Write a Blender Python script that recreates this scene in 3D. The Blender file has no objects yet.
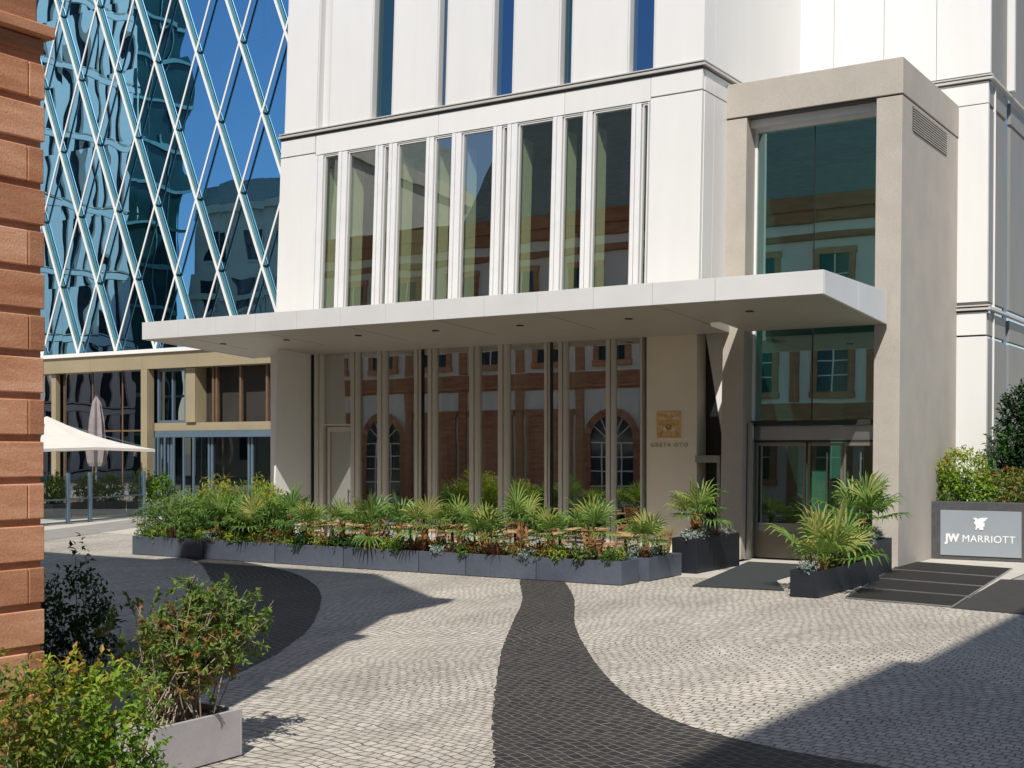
import bpy, math, random
from mathutils import Vector, Matrix, Quaternion
random.seed(11)
R = math.radians
scn = bpy.context.scene
COL = scn.collection

# ------------------------------------------------------------------ mesh helper
class MB:
    def __init__(s):
        s.v = []; s.f = []; s.r = []
    def face(s, pts, rnd=0.5):
        n = len(s.v); s.v += [tuple(p) for p in pts]; s.f.append(tuple(range(n, n+len(pts)))); s.r.append(rnd)
    def box(s, x0, x1, y0, y1, z0, z1, rnd=0.5):
        if x0 > x1: x0, x1 = x1, x0
        if y0 > y1: y0, y1 = y1, y0
        if z0 > z1: z0, z1 = z1, z0
        n = len(s.v)
        s.v += [(x0,y0,z0),(x1,y0,z0),(x1,y1,z0),(x0,y1,z0),(x0,y0,z1),(x1,y0,z1),(x1,y1,z1),(x0,y1,z1)]
        for q in ((0,3,2,1),(4,5,6,7),(0,1,5,4),(1,2,6,5),(2,3,7,6),(3,0,4,7)):
            s.f.append(tuple(n+i for i in q)); s.r.append(rnd)
        return s
    def bar(s, p, q, w, d, up=(0,-1,0), rnd=0.5):
        """box beam from p to q: w across, d along the 'up' direction"""
        p = Vector(p); q = Vector(q); a = (q-p).normalized(); u = Vector(up); u = (u - a*u.dot(a)).normalized(); c = a.cross(u)
        n = len(s.v)
        for e in (p, q):
            for (i, j) in ((-1,-1),(1,-1),(1,1),(-1,1)):
                s.v.append(tuple(e + c*(i*w/2) + u*(j*d/2)))
        for k in ((3,2,1,0),(4,5,6,7),(0,1,5,4),(1,2,6,5),(2,3,7,6),(3,0,4,7)):
            s.f.append(tuple(n+i for i in k)); s.r.append(rnd)
        return s
    def tube(s, pts, rad, n=6, cap=True, rnd=0.5):
        pts = [Vector(p) for p in pts]
        if not isinstance(rad, (list, tuple)): rad = [rad]*len(pts)
        base = len(s.v)
        for i, p in enumerate(pts):
            a = (pts[min(i+1, len(pts)-1)] - pts[max(i-1, 0)])
            if a.length < 1e-9: a = Vector((0,0,1))
            a.normalize()
            u = Vector((1,0,0)) if abs(a.x) < .8 else Vector((0,1,0))
            u = (u - a*u.dot(a)).normalized(); w = a.cross(u)
            for k in range(n):
                t = 2*math.pi*k/n
                s.v.append(tuple(p + (u*math.cos(t) + w*math.sin(t))*rad[i]))
        for i in range(len(pts)-1):
            for k in range(n):
                a0 = base+i*n+k; a1 = base+i*n+(k+1) % n
                s.f.append((a0, a1, a1+n, a0+n)); s.r.append(rnd)
        if cap:
            s.f.append(tuple(base+k for k in reversed(range(n)))); s.r.append(rnd)
            e = base+(len(pts)-1)*n
            s.f.append(tuple(e+k for k in range(n))); s.r.append(rnd)
        return s
    def prism(s, poly, axis, a, b):
        """poly: list of (u,v); axis 'y' -> (u,a..b,v); 'x' -> (a..b,u,v); 'z' -> (u,v,a..b)"""
        def P(u, v, t):
            return {'y': (u, t, v), 'x': (t, u, v), 'z': (u, v, t)}[axis]
        n = len(s.v); m = len(poly)
        s.v += [P(u, v, a) for u, v in poly] + [P(u, v, b) for u, v in poly]
        s.f.append(tuple(n+i for i in range(m))); s.r.append(.5)
        s.f.append(tuple(n+m+i for i in reversed(range(m)))); s.r.append(.5)
        for i in range(m):
            j = (i+1) % m
            s.f.append((n+i, n+m+i, n+m+j, n+j)); s.r.append(.5)
        return s
    def lean(s, b, i0=0):
        s.v[i0:] = [(x, y+b*z, z) for x, y, z in s.v[i0:]]
        return s
    def add(s, o, M=None):
        n = len(s.v)
        s.v += [tuple(M @ Vector(p)) if M else p for p in o.v]
        s.f += [tuple(n+i for i in f) for f in o.f]; s.r += o.r
        return s
    def build(s, name, mat, parent=None, smooth=False, bevel=0, attr=False, recalc=True):
        me = bpy.data.meshes.new(name)
        off = Vector((0,0,0))
        p = parent
        while p is not None:
            off += p.location; p = p.parent
        vv = [(x-off.x, y-off.y, z-off.z) for x, y, z in s.v] if parent else s.v
        me.from_pydata(vv, [], s.f); me.update()
        import bmesh
        if not attr and recalc:
            bm = bmesh.new(); bm.from_mesh(me); bmesh.ops.recalc_face_normals(bm, faces=bm.faces); bm.to_mesh(me); bm.free()
        if attr:
            at = me.attributes.new('rnd', 'FLOAT', 'FACE'); at.data.foreach_set('value', s.r)
        if smooth:
            me.polygons.foreach_set('use_smooth', [True]*len(me.polygons))
        me.materials.append(mat)
        o = bpy.data.objects.new(name, me); COL.objects.link(o)
        if parent: o.parent = parent
        if bevel:
            m = o.modifiers.new('bevel', 'BEVEL'); m.width = bevel; m.segments = 2; m.limit_method = 'ANGLE'; m.harden_normals = False
        return o

def box(*a): return MB().box(*a)

def tag(o, label=None, cat=None, group=None, kind=None):
    if label: o['label'] = label
    if cat: o['category'] = cat
    if group: o['group'] = group
    if kind: o['kind'] = kind
    return o
def thing(name, label, cat, loc=(0,0,0), group=None):
    o = bpy.data.objects.new(name, None); COL.objects.link(o); o.location = loc; o.empty_display_size = .2
    return tag(o, label, cat, group)
def dup(root, loc, rz=None, label=None, scale=None, group=None):
    r = root.copy(); COL.objects.link(r); r.location = loc
    if rz is not None: r.rotation_euler = (0, 0, rz)
    if scale: r.scale = (scale,)*3 if not isinstance(scale, tuple) else scale
    if label: r['label'] = label
    if group: r['group'] = group
    for ch in list(root.children):
        c = ch.copy(); COL.objects.link(c); c.parent = r
        for g in list(ch.children):
            d = g.copy(); COL.objects.link(d); d.parent = c
    return r

# ------------------------------------------------------------------ materials
def new_mat(name):
    m = bpy.data.materials.new(name); m.use_nodes = True
    nt = m.node_tree; nt.nodes.clear()
    return m, nt, nt.nodes, nt.links
def out(nt, sh):
    o = nt.nodes.new('ShaderNodeOutputMaterial'); nt.links.new(sh, o.inputs[0])
def nd(nt, t, **kw):
    n = nt.nodes.new(t)
    for k, v in kw.items():
        if k in n.inputs: n.inputs[k].default_value = v
        else: setattr(n, k, v)
    return n
def rgb(c): return (c[0], c[1], c[2], 1)
def ramp(nt, fac, stops):
    r = nt.nodes.new('ShaderNodeValToRGB'); e = r.color_ramp.elements
    while len(e) < len(stops): e.new(.5)
    for i, (p, c) in enumerate(stops): e[i].position = p; e[i].color = rgb(c)
    nt.links.new(fac, r.inputs[0]); return r.outputs[0]
def noise(nt, scale, detail=4, rough=.55, coord='Object', stretch=None):
    tc = nt.nodes.new('ShaderNodeTexCoord'); v = tc.outputs[coord]
    if stretch:
        mp = nt.nodes.new('ShaderNodeMapping'); mp.inputs['Scale'].default_value = stretch; nt.links.new(v, mp.inputs[0]); v = mp.outputs[0]
    n = nd(nt, 'ShaderNodeTexNoise', Scale=scale, Detail=detail, Roughness=rough); nt.links.new(v, n.inputs['Vector'])
    return n
def mix(nt, fac, a, b, mode='MIX'):
    m = nt.nodes.new('ShaderNodeMix'); m.data_type = 'RGBA'; m.blend_type = mode
    if hasattr(fac, 'links'): nt.links.new(fac, m.inputs[0])
    else: m.inputs[0].default_value = fac
    for s, i in ((a, 6), (b, 7)):
        if hasattr(s, 'links'): nt.links.new(s, m.inputs[i])
        else: m.inputs[i].default_value = rgb(s)
    return m.outputs[2]
def bump(nt, h, strength=.3, dist=.02):
    b = nd(nt, 'ShaderNodeBump', Strength=strength, Distance=dist); nt.links.new(h, b.inputs['Height']); return b.outputs[0]
def surf(name, base, rough=.5, metal=0, var=.12, scale=2.0, stretch=None, bmp=0, bscale=40, spec=.5, fine=0):
    """paint, stone or metal: base colour broken by two noises, roughness noise and a fine bump"""
    m, nt, N, L = new_mat(name)
    p = N.new('ShaderNodeBsdfPrincipled'); p.inputs['Roughness'].default_value = rough; p.inputs['Metallic'].default_value = metal
    p.inputs['Specular IOR Level'].default_value = spec
    n = noise(nt, scale, 5, .6, stretch=stretch)
    lo = tuple(c*(1-var) for c in base); hi = tuple(min(1, c*(1+var*.6)) for c in base)
    c = ramp(nt, n.outputs[0], [(.3, lo), (.7, hi)])
    if fine:
        n2 = noise(nt, bscale, 3, .6)
        c = mix(nt, 1.0, c, ramp(nt, n2.outputs[0], [(.3, (1-fine,)*3), (.7, (1,)*3)]), 'MULTIPLY')
    if name == 'white_facade_panel':
        sn = noise(nt, 1.0, 5, .65, stretch=(5,5,.10)); c = mix(nt, 1, c, ramp(nt, sn.outputs[0], [(.35, (.985,.983,.978)), (.6, (1,1,1))]), 'MULTIPLY')
        oi = N.new('ShaderNodeObjectInfo'); c = mix(nt, 1, c, ramp(nt, oi.outputs['Random'], [(0, (.94,.945,.95)), (1, (1,1,1))]), 'MULTIPLY')
    L.new(c, p.inputs['Base Color'])
    if bmp:
        n3 = noise(nt, bscale, 4, .6); L.new(bump(nt, n3.outputs[0], bmp, .01), p.inputs['Normal'])
    out(nt, p.outputs[0]); return m
def glass(name, tint, refl, refl_col=(1,1,1), rough=.0, wave=0, wscale=.4, blend=.0):
    """see-through pane: tinted transparency plus mirror reflection, a little uneven"""
    m, nt, N, L = new_mat(name)
    t = nd(nt, 'ShaderNodeBsdfTransparent', Color=rgb(tint))
    g = nd(nt, 'ShaderNodeBsdfGlossy', Color=rgb(refl_col), Roughness=rough)
    if wave:
        n = noise(nt, wscale, 2, .5); L.new(bump(nt, n.outputs[0], wave, .5), g.inputs['Normal'])
    # reflection rises towards grazing angles; the far face of the pane only transmits
    lw = nd(nt, 'ShaderNodeLayerWeight', Blend=.5); pw = nd(nt, 'ShaderNodeMath', operation='POWER'); L.new(lw.outputs['Facing'], pw.inputs[0]); pw.inputs[1].default_value = 4
    mr = nd(nt, 'ShaderNodeMapRange'); L.new(pw.outputs[0], mr.inputs[0]); mr.inputs[3].default_value = refl; mr.inputs[4].default_value = 1
    ge = N.new('ShaderNodeNewGeometry'); fb = nd(nt, 'ShaderNodeMath', operation='SUBTRACT'); fb.inputs[0].default_value = 1; L.new(ge.outputs['Backfacing'], fb.inputs[1])
    fm = nd(nt, 'ShaderNodeMath', operation='MULTIPLY'); L.new(mr.outputs[0], fm.inputs[0]); L.new(fb.outputs[0], fm.inputs[1])
    L.new(mix(nt, ge.outputs['Backfacing'], tint, (1,1,1)), t.inputs[0])
    x = nt.nodes.new('ShaderNodeMixShader'); L.new(fm.outputs[0], x.inputs[0]); L.new(t.outputs[0], x.inputs[1]); L.new(g.outputs[0], x.inputs[2])
    out(nt, x.outputs[0]); return m
def cobble(name, c1, c2, mortar, bw=.14, rh=.115, ms=.009, warp=.9, rot=0, dark=(.75, 1.08)):
    m, nt, N, L = new_mat(name)
    tc = N.new('ShaderNodeTexCoord')
    n1 = nd(nt, 'ShaderNodeTexNoise', Scale=.16, Detail=1.0); L.new(tc.outputs['Object'], n1.inputs['Vector'])
    s1 = nd(nt, 'ShaderNodeVectorMath', operation='SUBTRACT'); L.new(n1.outputs['Color'], s1.inputs[0]); s1.inputs[1].default_value = (.5,.5,.5)
    k1 = nd(nt, 'ShaderNodeVectorMath', operation='SCALE'); L.new(s1.outputs[0], k1.inputs[0]); k1.inputs['Scale'].default_value = warp*2.4
    n2 = nd(nt, 'ShaderNodeTexNoise', Scale=2.2, Detail=2.0); L.new(tc.outputs['Object'], n2.inputs['Vector'])
    s2 = nd(nt, 'ShaderNodeVectorMath', operation='SUBTRACT'); L.new(n2.outputs['Color'], s2.inputs[0]); s2.inputs[1].default_value = (.5,.5,.5)
    k2 = nd(nt, 'ShaderNodeVectorMath', operation='SCALE'); L.new(s2.outputs[0], k2.inputs[0]); k2.inputs['Scale'].default_value = .20
    a1 = nd(nt, 'ShaderNodeVectorMath', operation='ADD'); L.new(tc.outputs['Object'], a1.inputs[0]); L.new(k1.outputs[0], a1.inputs[1])
    a2 = nd(nt, 'ShaderNodeVectorMath', operation='ADD'); L.new(a1.outputs[0], a2.inputs[0]); L.new(k2.outputs[0], a2.inputs[1])
    mp = N.new('ShaderNodeMapping'); mp.inputs['Rotation'].default_value = (0,0,R(rot)); L.new(a2.outputs[0], mp.inputs[0])
    def brick(C1, C2, M):
        b = N.new('ShaderNodeTexBrick'); b.offset = .5; b.inputs['Scale'].default_value = 1
        b.inputs['Brick Width'].default_value = bw; b.inputs['Row Height'].default_value = rh; b.inputs['Mortar Size'].default_value = ms
        b.inputs['Mortar Smooth'].default_value = .35; b.inputs['Bias'].default_value = 0
        b.inputs['Color1'].default_value = rgb(C1); b.inputs['Color2'].default_value = rgb(C2); b.inputs['Mortar'].default_value = rgb(M)
        L.new(mp.outputs[0], b.inputs['Vector']); return b
    b = brick(c1, c2, mortar)
    m3 = N.new('ShaderNodeMapping'); m3.inputs['Rotation'].default_value = (0,0,R(-25)); m3.inputs['Scale'].default_value = (1,.35,1); L.new(tc.outputs['Object'], m3.inputs[0])
    n3 = nd(nt, 'ShaderNodeTexNoise', Scale=.6, Detail=7.0, Roughness=.66); L.new(m3.outputs[0], n3.inputs['Vector'])
    c = mix(nt, 1.0, b.outputs[0], ramp(nt, n3.outputs[0], [(.3, (dark[0],)*3), (.68, (dark[1],)*3)]), 'MULTIPLY')
    n4 = nd(nt, 'ShaderNodeTexNoise', Scale=9, Detail=5.0, Roughness=.7); L.new(tc.outputs['Object'], n4.inputs['Vector'])
    c = mix(nt, 1.0, c, ramp(nt, n4.outputs[0], [(.3, (.72,.71,.7)), (.68, (1.1,1.09,1.07))]), 'MULTIPLY')
    p = nd(nt, 'ShaderNodeBsdfPrincipled', Roughness=.75); L.new(c, p.inputs['Base Color'])
    inv = nd(nt, 'ShaderNodeMath', operation='MULTIPLY_ADD'); L.new(b.outputs['Fac'], inv.inputs[0]); inv.inputs[1].default_value = -1; 
    h = nd(nt, 'ShaderNodeMath', operation='MULTIPLY'); L.new(n4.outputs[0], h.inputs[0]); h.inputs[1].default_value = .35; L.new(h.outputs[0], inv.inputs[2])
    L.new(bump(nt, inv.outputs[0], .9, .014), p.inputs['Normal'])
    out(nt, p.outputs[0]); return m
def leafmat(name, stops, trans=.3, rough=.45):
    m, nt, N, L = new_mat(name)
    a = nd(nt, 'ShaderNodeAttribute', attribute_name='rnd')
    oi = N.new('ShaderNodeObjectInfo')
    s = nd(nt, 'ShaderNodeMath', operation='MULTIPLY_ADD'); L.new(oi.outputs['Random'], s.inputs[0]); s.inputs[1].default_value = .16; L.new(a.outputs['Fac'], s.inputs[2])
    s2 = nd(nt, 'ShaderNodeMath', operation='SUBTRACT'); L.new(s.outputs[0], s2.inputs[0]); s2.inputs[1].default_value = .08
    c = ramp(nt, s2.outputs[0], stops)
    p = nd(nt, 'ShaderNodeBsdfPrincipled', Roughness=rough); p.inputs['Specular IOR Level'].default_value = .28; L.new(c, p.inputs['Base Color'])
    t = N.new('ShaderNodeBsdfTranslucent'); L.new(mix(nt, 1, c, (1.5,1.5,.7), 'MULTIPLY'), t.inputs[0])
    x = N.new('ShaderNodeMixShader'); x.inputs[0].default_value = trans; L.new(p.outputs[0], x.inputs[1]); L.new(t.outputs[0], x.inputs[2])
    out(nt, x.outputs[0]); return m
def sandstone(name, tone=1.0):
    m, nt, N, L = new_mat(name)
    n = noise(nt, 1.6, 6, .6, stretch=(1, .7, 5))
    c = ramp(nt, n.outputs[0], [(.28, (.46*tone,.185*tone,.09*tone)), (.5, (.63*tone,.295*tone,.16*tone)), (.72, (.74*tone,.41*tone,.26*tone))])
    tc = N.new('ShaderNodeTexCoord')
    mp = N.new('ShaderNodeMapping'); mp.inputs['Rotation'].default_value = (R(14), R(8), 0); L.new(tc.outputs['Object'], mp.inputs[0])
    w = nd(nt, 'ShaderNodeTexWave', Scale=2.6, Distortion=9.0, Detail=4.0); w.wave_type = 'BANDS'; w.bands_direction = 'Z'; w.inputs['Detail Scale'].default_value = .9
    L.new(mp.outputs[0], w.inputs['Vector'])
    c = mix(nt, ramp(nt, w.outputs['Fac'], [(.80, (0,0,0)), (.99, (.16,.16,.16))]), c, (.75*tone,.46*tone,.30*tone))
    n2 = noise(nt, 60, 4, .7); c = mix(nt, 1, c, ramp(nt, n2.outputs[0], [(.25, (.75,)*3), (.7, (1.08,)*3)]), 'MULTIPLY')
    ge = N.new('ShaderNodeNewGeometry'); c = mix(nt, 1, c, ramp(nt, ge.outputs['Random Per Island'], [(0, (.70,.64,.60)), (.5, (1,.97,.95)), (1, (1.16,1.24,1.32))]), 'MULTIPLY')
    p = nd(nt, 'ShaderNodeBsdfPrincipled', Roughness=.85); L.new(c, p.inputs['Base Color'])
    L.new(bump(nt, n2.outputs[0], .35, .01), p.inputs['Normal'])
    out(nt, p.outputs[0]); return m

M = {}
M['white'] = surf('white_facade_panel', (.775,.765,.745), .38, var=.025, scale=.7, stretch=(1.5,1.5,.5), bmp=0)
M['white_trim'] = surf('white_trim', (.76,.76,.76), .4, var=.05, scale=2)
M['fin'] = surf('pale_aluminium_fin', (.66,.65,.64), .42, var=.06, scale=2, stretch=(1,1,.2))
M['beige_fin'] = surf('beige_aluminium_fin', (.62,.59,.54), .38, metal=.25, var=.08, scale=2, stretch=(1,1,.2))
M['beige_wall'] = surf('beige_wall_panel', (.74,.67,.56), .5, var=.06, scale=.9)
M['lilac_wall'] = surf('pale_grey_wall', (.78,.76,.78), .5, var=.05, scale=.9)
M['joint'] = surf('dark_joint', (.09,.085,.08), .7, var=.2)
M['cornice'] = surf('grey_cornice_metal', (.55,.53,.50), .45, metal=.1, var=.1)
M['side'] = surf('shade_greyed_cladding', (.25,.24,.22), .5, var=.08, scale=1, stretch=(2,2,.4))  # white cladding darkened to grey, the flank's shade is in the colour
M['concrete'] = surf('beige_concrete', (.47,.425,.37), .8, var=.09, scale=1.3, bmp=.25, bscale=35, fine=.14)
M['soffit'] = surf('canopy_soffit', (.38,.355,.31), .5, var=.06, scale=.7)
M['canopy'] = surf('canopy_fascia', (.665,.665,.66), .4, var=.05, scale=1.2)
M['dark'] = surf('dark_metal', (.03,.03,.032), .45, var=.2)
M['niche_shade'] = surf('black_niche_shade', (.012,.012,.013), .5, var=.2)  # black carries the shade of the entry niche
M['bronze'] = surf('bronze_door_frame', (.33,.29,.23), .32, metal=.6, var=.12)
M['steel'] = surf('brushed_steel', (.55,.55,.54), .3, metal=.9, var=.1, stretch=(1,1,.1))
M['planter'] = surf('blue_grey_planter_metal', (.085,.10,.132), .5, var=.16, scale=1.5, fine=.12, bscale=12)
M['planter_black'] = surf('black_planter_metal', (.012,.015,.023), .5, var=.25, scale=1.8, fine=.15, bscale=14)
M['planter_pale'] = surf('pale_grey_planter', (.44,.41,.42), .65, var=.1, scale=3, fine=.08, bscale=30)
M['soil'] = surf('potting_soil', (.09,.05,.03), .95, var=.4, scale=20, bmp=.8, bscale=30)
M['gold'] = surf('gold_emblem', (.86,.50,.11), .45, metal=0, var=.25, scale=14)
M['lettering'] = surf('bronze_lettering', (.40,.355,.28), .5, var=.05)
M['sign_frame'] = surf('charcoal_stone', (.075,.075,.078), .55, var=.25, scale=9, bmp=.2, bscale=40)
M['sign_panel'] = surf('grey_blue_sign_panel', (.29,.325,.36), .42, var=.05, scale=1.5)
M['sign_white'] = surf('white_lettering', (.86,.86,.86), .5, var=.02)
M['wood'] = surf('oiled_teak', (.40,.215,.095), .5, var=.3, scale=3, stretch=(8,1,8))
M['tablewood'] = surf('pale_table_wood', (.56,.35,.18), .5, var=.2, scale=3, stretch=(1,8,1))
M['parasol'] = surf('ivory_canvas', (.72,.685,.63), .8, var=.06, scale=2)
M['parasol_grey'] = surf('mauve_canvas', (.30,.265,.27), .85, var=.18, scale=4)
M['blue_frame'] = surf('blue_grey_frame', (.10,.15,.20), .4, var=.1)
M['tan'] = surf('bronze_gold_cladding', (.36,.30,.195), .5, metal=.1, var=.1, scale=.7)
M['brown_frame'] = surf('brown_frame', (.16,.10,.06), .45, var=.15)
M['lattice'] = surf('white_lattice', (.82,.81,.78), .45, var=.03)
M['finglass'] = surf('teal_fin_glass', (.19,.35,.34), .7, var=.3, scale=1.2)
M['plaster'] = surf('white_plaster', (.74,.72,.69), .85, var=.08, scale=.8)
M['slate'] = surf('slate_roof', (.27,.31,.29), .6, var=.3, scale=2, stretch=(1,1,9))
M['sandstone'] = sandstone('red_sandstone')
M['sandstone_dark'] = sandstone('red_sandstone_trim', .72)
M['stone'] = surf('grey_limestone', (.46,.44,.38), .85, var=.15, scale=.6)
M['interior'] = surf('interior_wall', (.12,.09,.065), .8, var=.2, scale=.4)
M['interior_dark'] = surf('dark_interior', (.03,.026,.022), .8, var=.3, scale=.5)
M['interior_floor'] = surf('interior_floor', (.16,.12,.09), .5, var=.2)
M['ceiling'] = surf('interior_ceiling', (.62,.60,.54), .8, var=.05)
M['return'] = surf('pale_interior_return', (.90,.92,.76), .7, var=.05)
M['curtain'] = surf('light_curtain', (.6,.57,.5), .9, var=.2, scale=3, stretch=(10,10,.2))
M['bluepanel'] = surf('blue_slit_glass', (.14,.26,.42), .12, var=.2)
M['granite'] = surf('grey_granite_paving', (.33,.31,.28), .8, var=.18, scale=2, fine=.15, bscale=25)
M['granite_light'] = surf('pale_granite_paving', (.58,.54,.475), .8, var=.12, scale=2, fine=.12, bscale=25)
M['granite_dark'] = surf('dark_granite_slab', (.05,.045,.04), .9, var=.25, scale=4, fine=.2, bscale=30)
M['mat'] = surf('grey_green_doormat', (.038,.044,.045), 1.0, var=.15, scale=6, bmp=.5, bscale=120)
M['white_tower'] = surf('pale_tower_panel', (.93,.86,.76), .5, var=.05)
M['winglass_dark'] = surf('dark_window_glass', (.02,.035,.05), .08, var=.3, scale=.4)
M['linen'] = surf('white_tablecloth', (.75,.74,.70), .9, var=.04)
M['trunk'] = surf('palm_trunk_fibre', (.30,.14,.055), .9, var=.45, scale=14, stretch=(1,1,3), bmp=.9, bscale=30)
M['twig'] = surf('grey_brown_twig', (.36,.30,.22), .85, var=.25, scale=10)
M['twig_dark'] = surf('dark_twig', (.07,.05,.035), .9, var=.25, scale=10)
M['gf_glass'] = glass('ground_floor_glass', (.56,.68,.60), .55, (1,1,.97), wave=.004, wscale=.5)
M['up_glass'] = glass('upper_window_glass', (.90,1.0,.82), .46, (.95,1,.98), wave=.006, wscale=.5)
M['portal_glass'] = glass('portal_glass', (.20,.62,.56), .50, (.66,1,1), wave=.004, wscale=.5)
M['slit_glass'] = glass('tower_slit_glass', (.08,.22,.38), .45, (.34,.62,.98))
M['slit_teal'] = glass('teal_blind_glass', (.22,.50,.55), .25, (.5,.8,.9))
M['tower_glass'] = glass('blue_tower_glass', (.03,.10,.14), .92, (.32,.68,1.0), wave=.07, wscale=.2)
M['store_glass'] = glass('storefront_glass', (.22,.26,.28), .5, (.92,.93,1), wave=.03, wscale=.3)
M['barrier_glass'] = glass('barrier_glass', (.72,.80,.82), .10, (.8,.9,1))
M['door_glass'] = glass('door_glass', (.32,.38,.34), .2, (.8,.9,.95))
# floor grating: small dark holes between steel bars
def grating():
    m, nt, N, L = new_mat('steel_grating'); tc = N.new('ShaderNodeTexCoord')
    b = N.new('ShaderNodeTexBrick'); b.offset = .5; b.inputs['Scale'].default_value = 1; b.inputs['Brick Width'].default_value = .09; b.inputs['Row Height'].default_value = .055; b.inputs['Mortar Size'].default_value = .012; b.inputs['Mortar Smooth'].default_value = .1
    b.inputs['Color1'].default_value = (.012,.011,.010,1); b.inputs['Color2'].default_value = (.018,.017,.015,1); b.inputs['Mortar'].default_value = (.045,.042,.038,1)
    L.new(tc.outputs['Object'], b.inputs['Vector'])
    p = nd(nt, 'ShaderNodeBsdfPrincipled', Roughness=.8); p.inputs['Specular IOR Level'].default_value = .2; L.new(b.outputs[0], p.inputs['Base Color']); L.new(bump(nt, b.outputs['Fac'], 1, .01), p.inputs['Normal'])
    out(nt, p.outputs[0]); return m
M['grating'] = grating()
M['cobble'] = cobble('pale_granite_setts', (.66,.61,.535), (.53,.485,.42), (.16,.138,.112), bw=.12, rh=.105, ms=.008, rot=6, dark=(.66,1.1))
M['cobble_dark'] = cobble('black_basalt_setts', (.018,.0165,.0165), (.042,.037,.035), (.21,.185,.155), ms=.0078, warp=.7, rot=24, dark=(.75,1.1))
M['leaf_palm'] = leafmat('palm_leaf', [(0, (.035,.095,.022)), (.45, (.085,.18,.04)), (.8, (.19,.30,.07)), (1, (.38,.36,.11))], .25)
M['leaf_bright'] = leafmat('bright_leaf', [(0, (.045,.115,.014)), (.4, (.12,.24,.026)), (.75, (.30,.41,.045)), (1, (.40,.26,.06))], .38)
M['leaf_mid'] = leafmat('mid_green_leaf', [(0, (.035,.09,.022)), (.5, (.09,.18,.04)), (.85, (.19,.29,.065)), (1, (.28,.30,.08))], .3)
M['leaf_dark'] = leafmat('dark_leaf', [(0, (.010,.032,.008)), (.6, (.028,.085,.018)), (1, (.09,.19,.035))], .2, .75)
M['leaf_autumn'] = leafmat('autumn_leaf', [(0, (.06,.13,.025)), (.38, (.19,.28,.055)), (.6, (.25,.14,.05)), (.85, (.36,.15,.045)), (1, (.27,.09,.04))], .35)
M['leaf_red'] = leafmat('reddish_blade', [(0, (.035,.018,.014)), (.5, (.11,.04,.028)), (.8, (.20,.09,.05)), (1, (.25,.18,.08))], .2)
M['leaf_silver'] = leafmat('silvery_leaf', [(0, (.09,.14,.12)), (.5, (.20,.27,.25)), (1, (.42,.45,.40))], .15)
M['leaf_photinia'] = leafmat('photinia_leaf', [(0, (.03,.07,.014)), (.5, (.10,.16,.025)), (.8, (.24,.27,.05)), (1, (.34,.15,.05))], .35)
M['petal_pink'] = leafmat('pale_pink_petal', [(0, (.6,.35,.33)), (1, (.8,.62,.55))], .3)

# ------------------------------------------------------------------ camera, light, sky
H = 2.4
cam = bpy.data.cameras.new('camera'); camo = bpy.data.objects.new('camera', cam); COL.objects.link(camo)
camo.location = (0, 0, H); camo.rotation_euler = (R(90), 0, math.atan2(.542, .8405))
cam.sensor_width = 36; cam.lens = 36*1291/1024; cam.shift_y = 66/1024; cam.clip_end = 2000
scn.camera = camo
SUN = Vector((.47, -1.0, 1.253)).normalized()
sl = bpy.data.lights.new('sun', 'SUN'); sl.energy = 5.0; sl.angle = R(.5); sl.color = (1, .955, .88)
so = bpy.data.objects.new('sun', sl); COL.objects.link(so); so.rotation_euler = SUN.to_track_quat('Z', 'Y').to_euler(); so.location = (10, -20, 40)
w = bpy.data.worlds.new('World'); scn.world = w; w.use_nodes = True
nt = w.node_tree; nt.nodes.clear()
sky = nt.nodes.new('ShaderNodeTexSky'); sky.sky_type = 'NISHITA'; sky.sun_disc = False
sky.sun_elevation = math.asin(SUN.z); sky.sun_rotation = math.atan2(SUN.x, SUN.y); sky.air_density = 1.0; sky.dust_density = .2; sky.ozone_density = 2.4
bg = nt.nodes.new('ShaderNodeBackground'); bg.inputs[1].default_value = .092
wo = nt.nodes.new('ShaderNodeOutputWorld'); nt.links.new(sky.outputs[0], bg.inputs[0]); nt.links.new(bg.outputs[0], wo.inputs[0])
scn.view_settings.view_transform = 'Standard'; scn.view_settings.look = 'None'; scn.view_settings.exposure = 0; scn.view_settings.gamma = 1
scn.cycles.max_bounces = 8; scn.cycles.transparent_max_bounces = 16; scn.cycles.glossy_bounces = 4; scn.cycles.diffuse_bounces = 4
scn.cycles.sample_clamp_indirect = 6; scn.cycles.caustics_reflective = False

# ------------------------------------------------------------------ ground
def sheet(name, poly, z, mat, kind='structure'):
    mb = MB(); mb.face([(x, y, z) for x, y in poly]); o = mb.build(name, mat)
    me = o.data
    if me.polygons[0].normal.z < 0: me.flip_normals()
    return tag(o, kind=kind)
def spline(pts, n=8):
    P = [Vector((p[0], p[1], 0)) for p in pts]; r = []
    for i in range(len(P)-1):
        p0 = P[max(i-1, 0)]; p1 = P[i]; p2 = P[i+1]; p3 = P[min(i+2, len(P)-1)]
        for k in range(n):
            t = k/n
            q = .5*((2*p1) + (p2-p0)*t + (2*p0-5*p1+4*p2-p3)*t*t + (3*p1-p0-3*p2+p3)*t**3)
            r.append((q.x, q.y))
    r.append((P[-1].x, P[-1].y)); return r
sheet('ground', [(-600,-600),(600,-600),(600,600),(-600,600)], -.012, M['granite'])
sheet('cobbled_courtyard', [(-70,-40),(40,-40),(40,25.0),(-70,25.0)], 0, M['cobble'])
SL = spline([(-13.1,20.6),(-12.41,19.51),(-11.06,17.45),(-9.6,14.88),(-8.5,12.96),(-7.14,10.76),(-6.14,9.21),(-5.4,8.11),(-4.6,6.6),(-3.6,4.6)])
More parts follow.
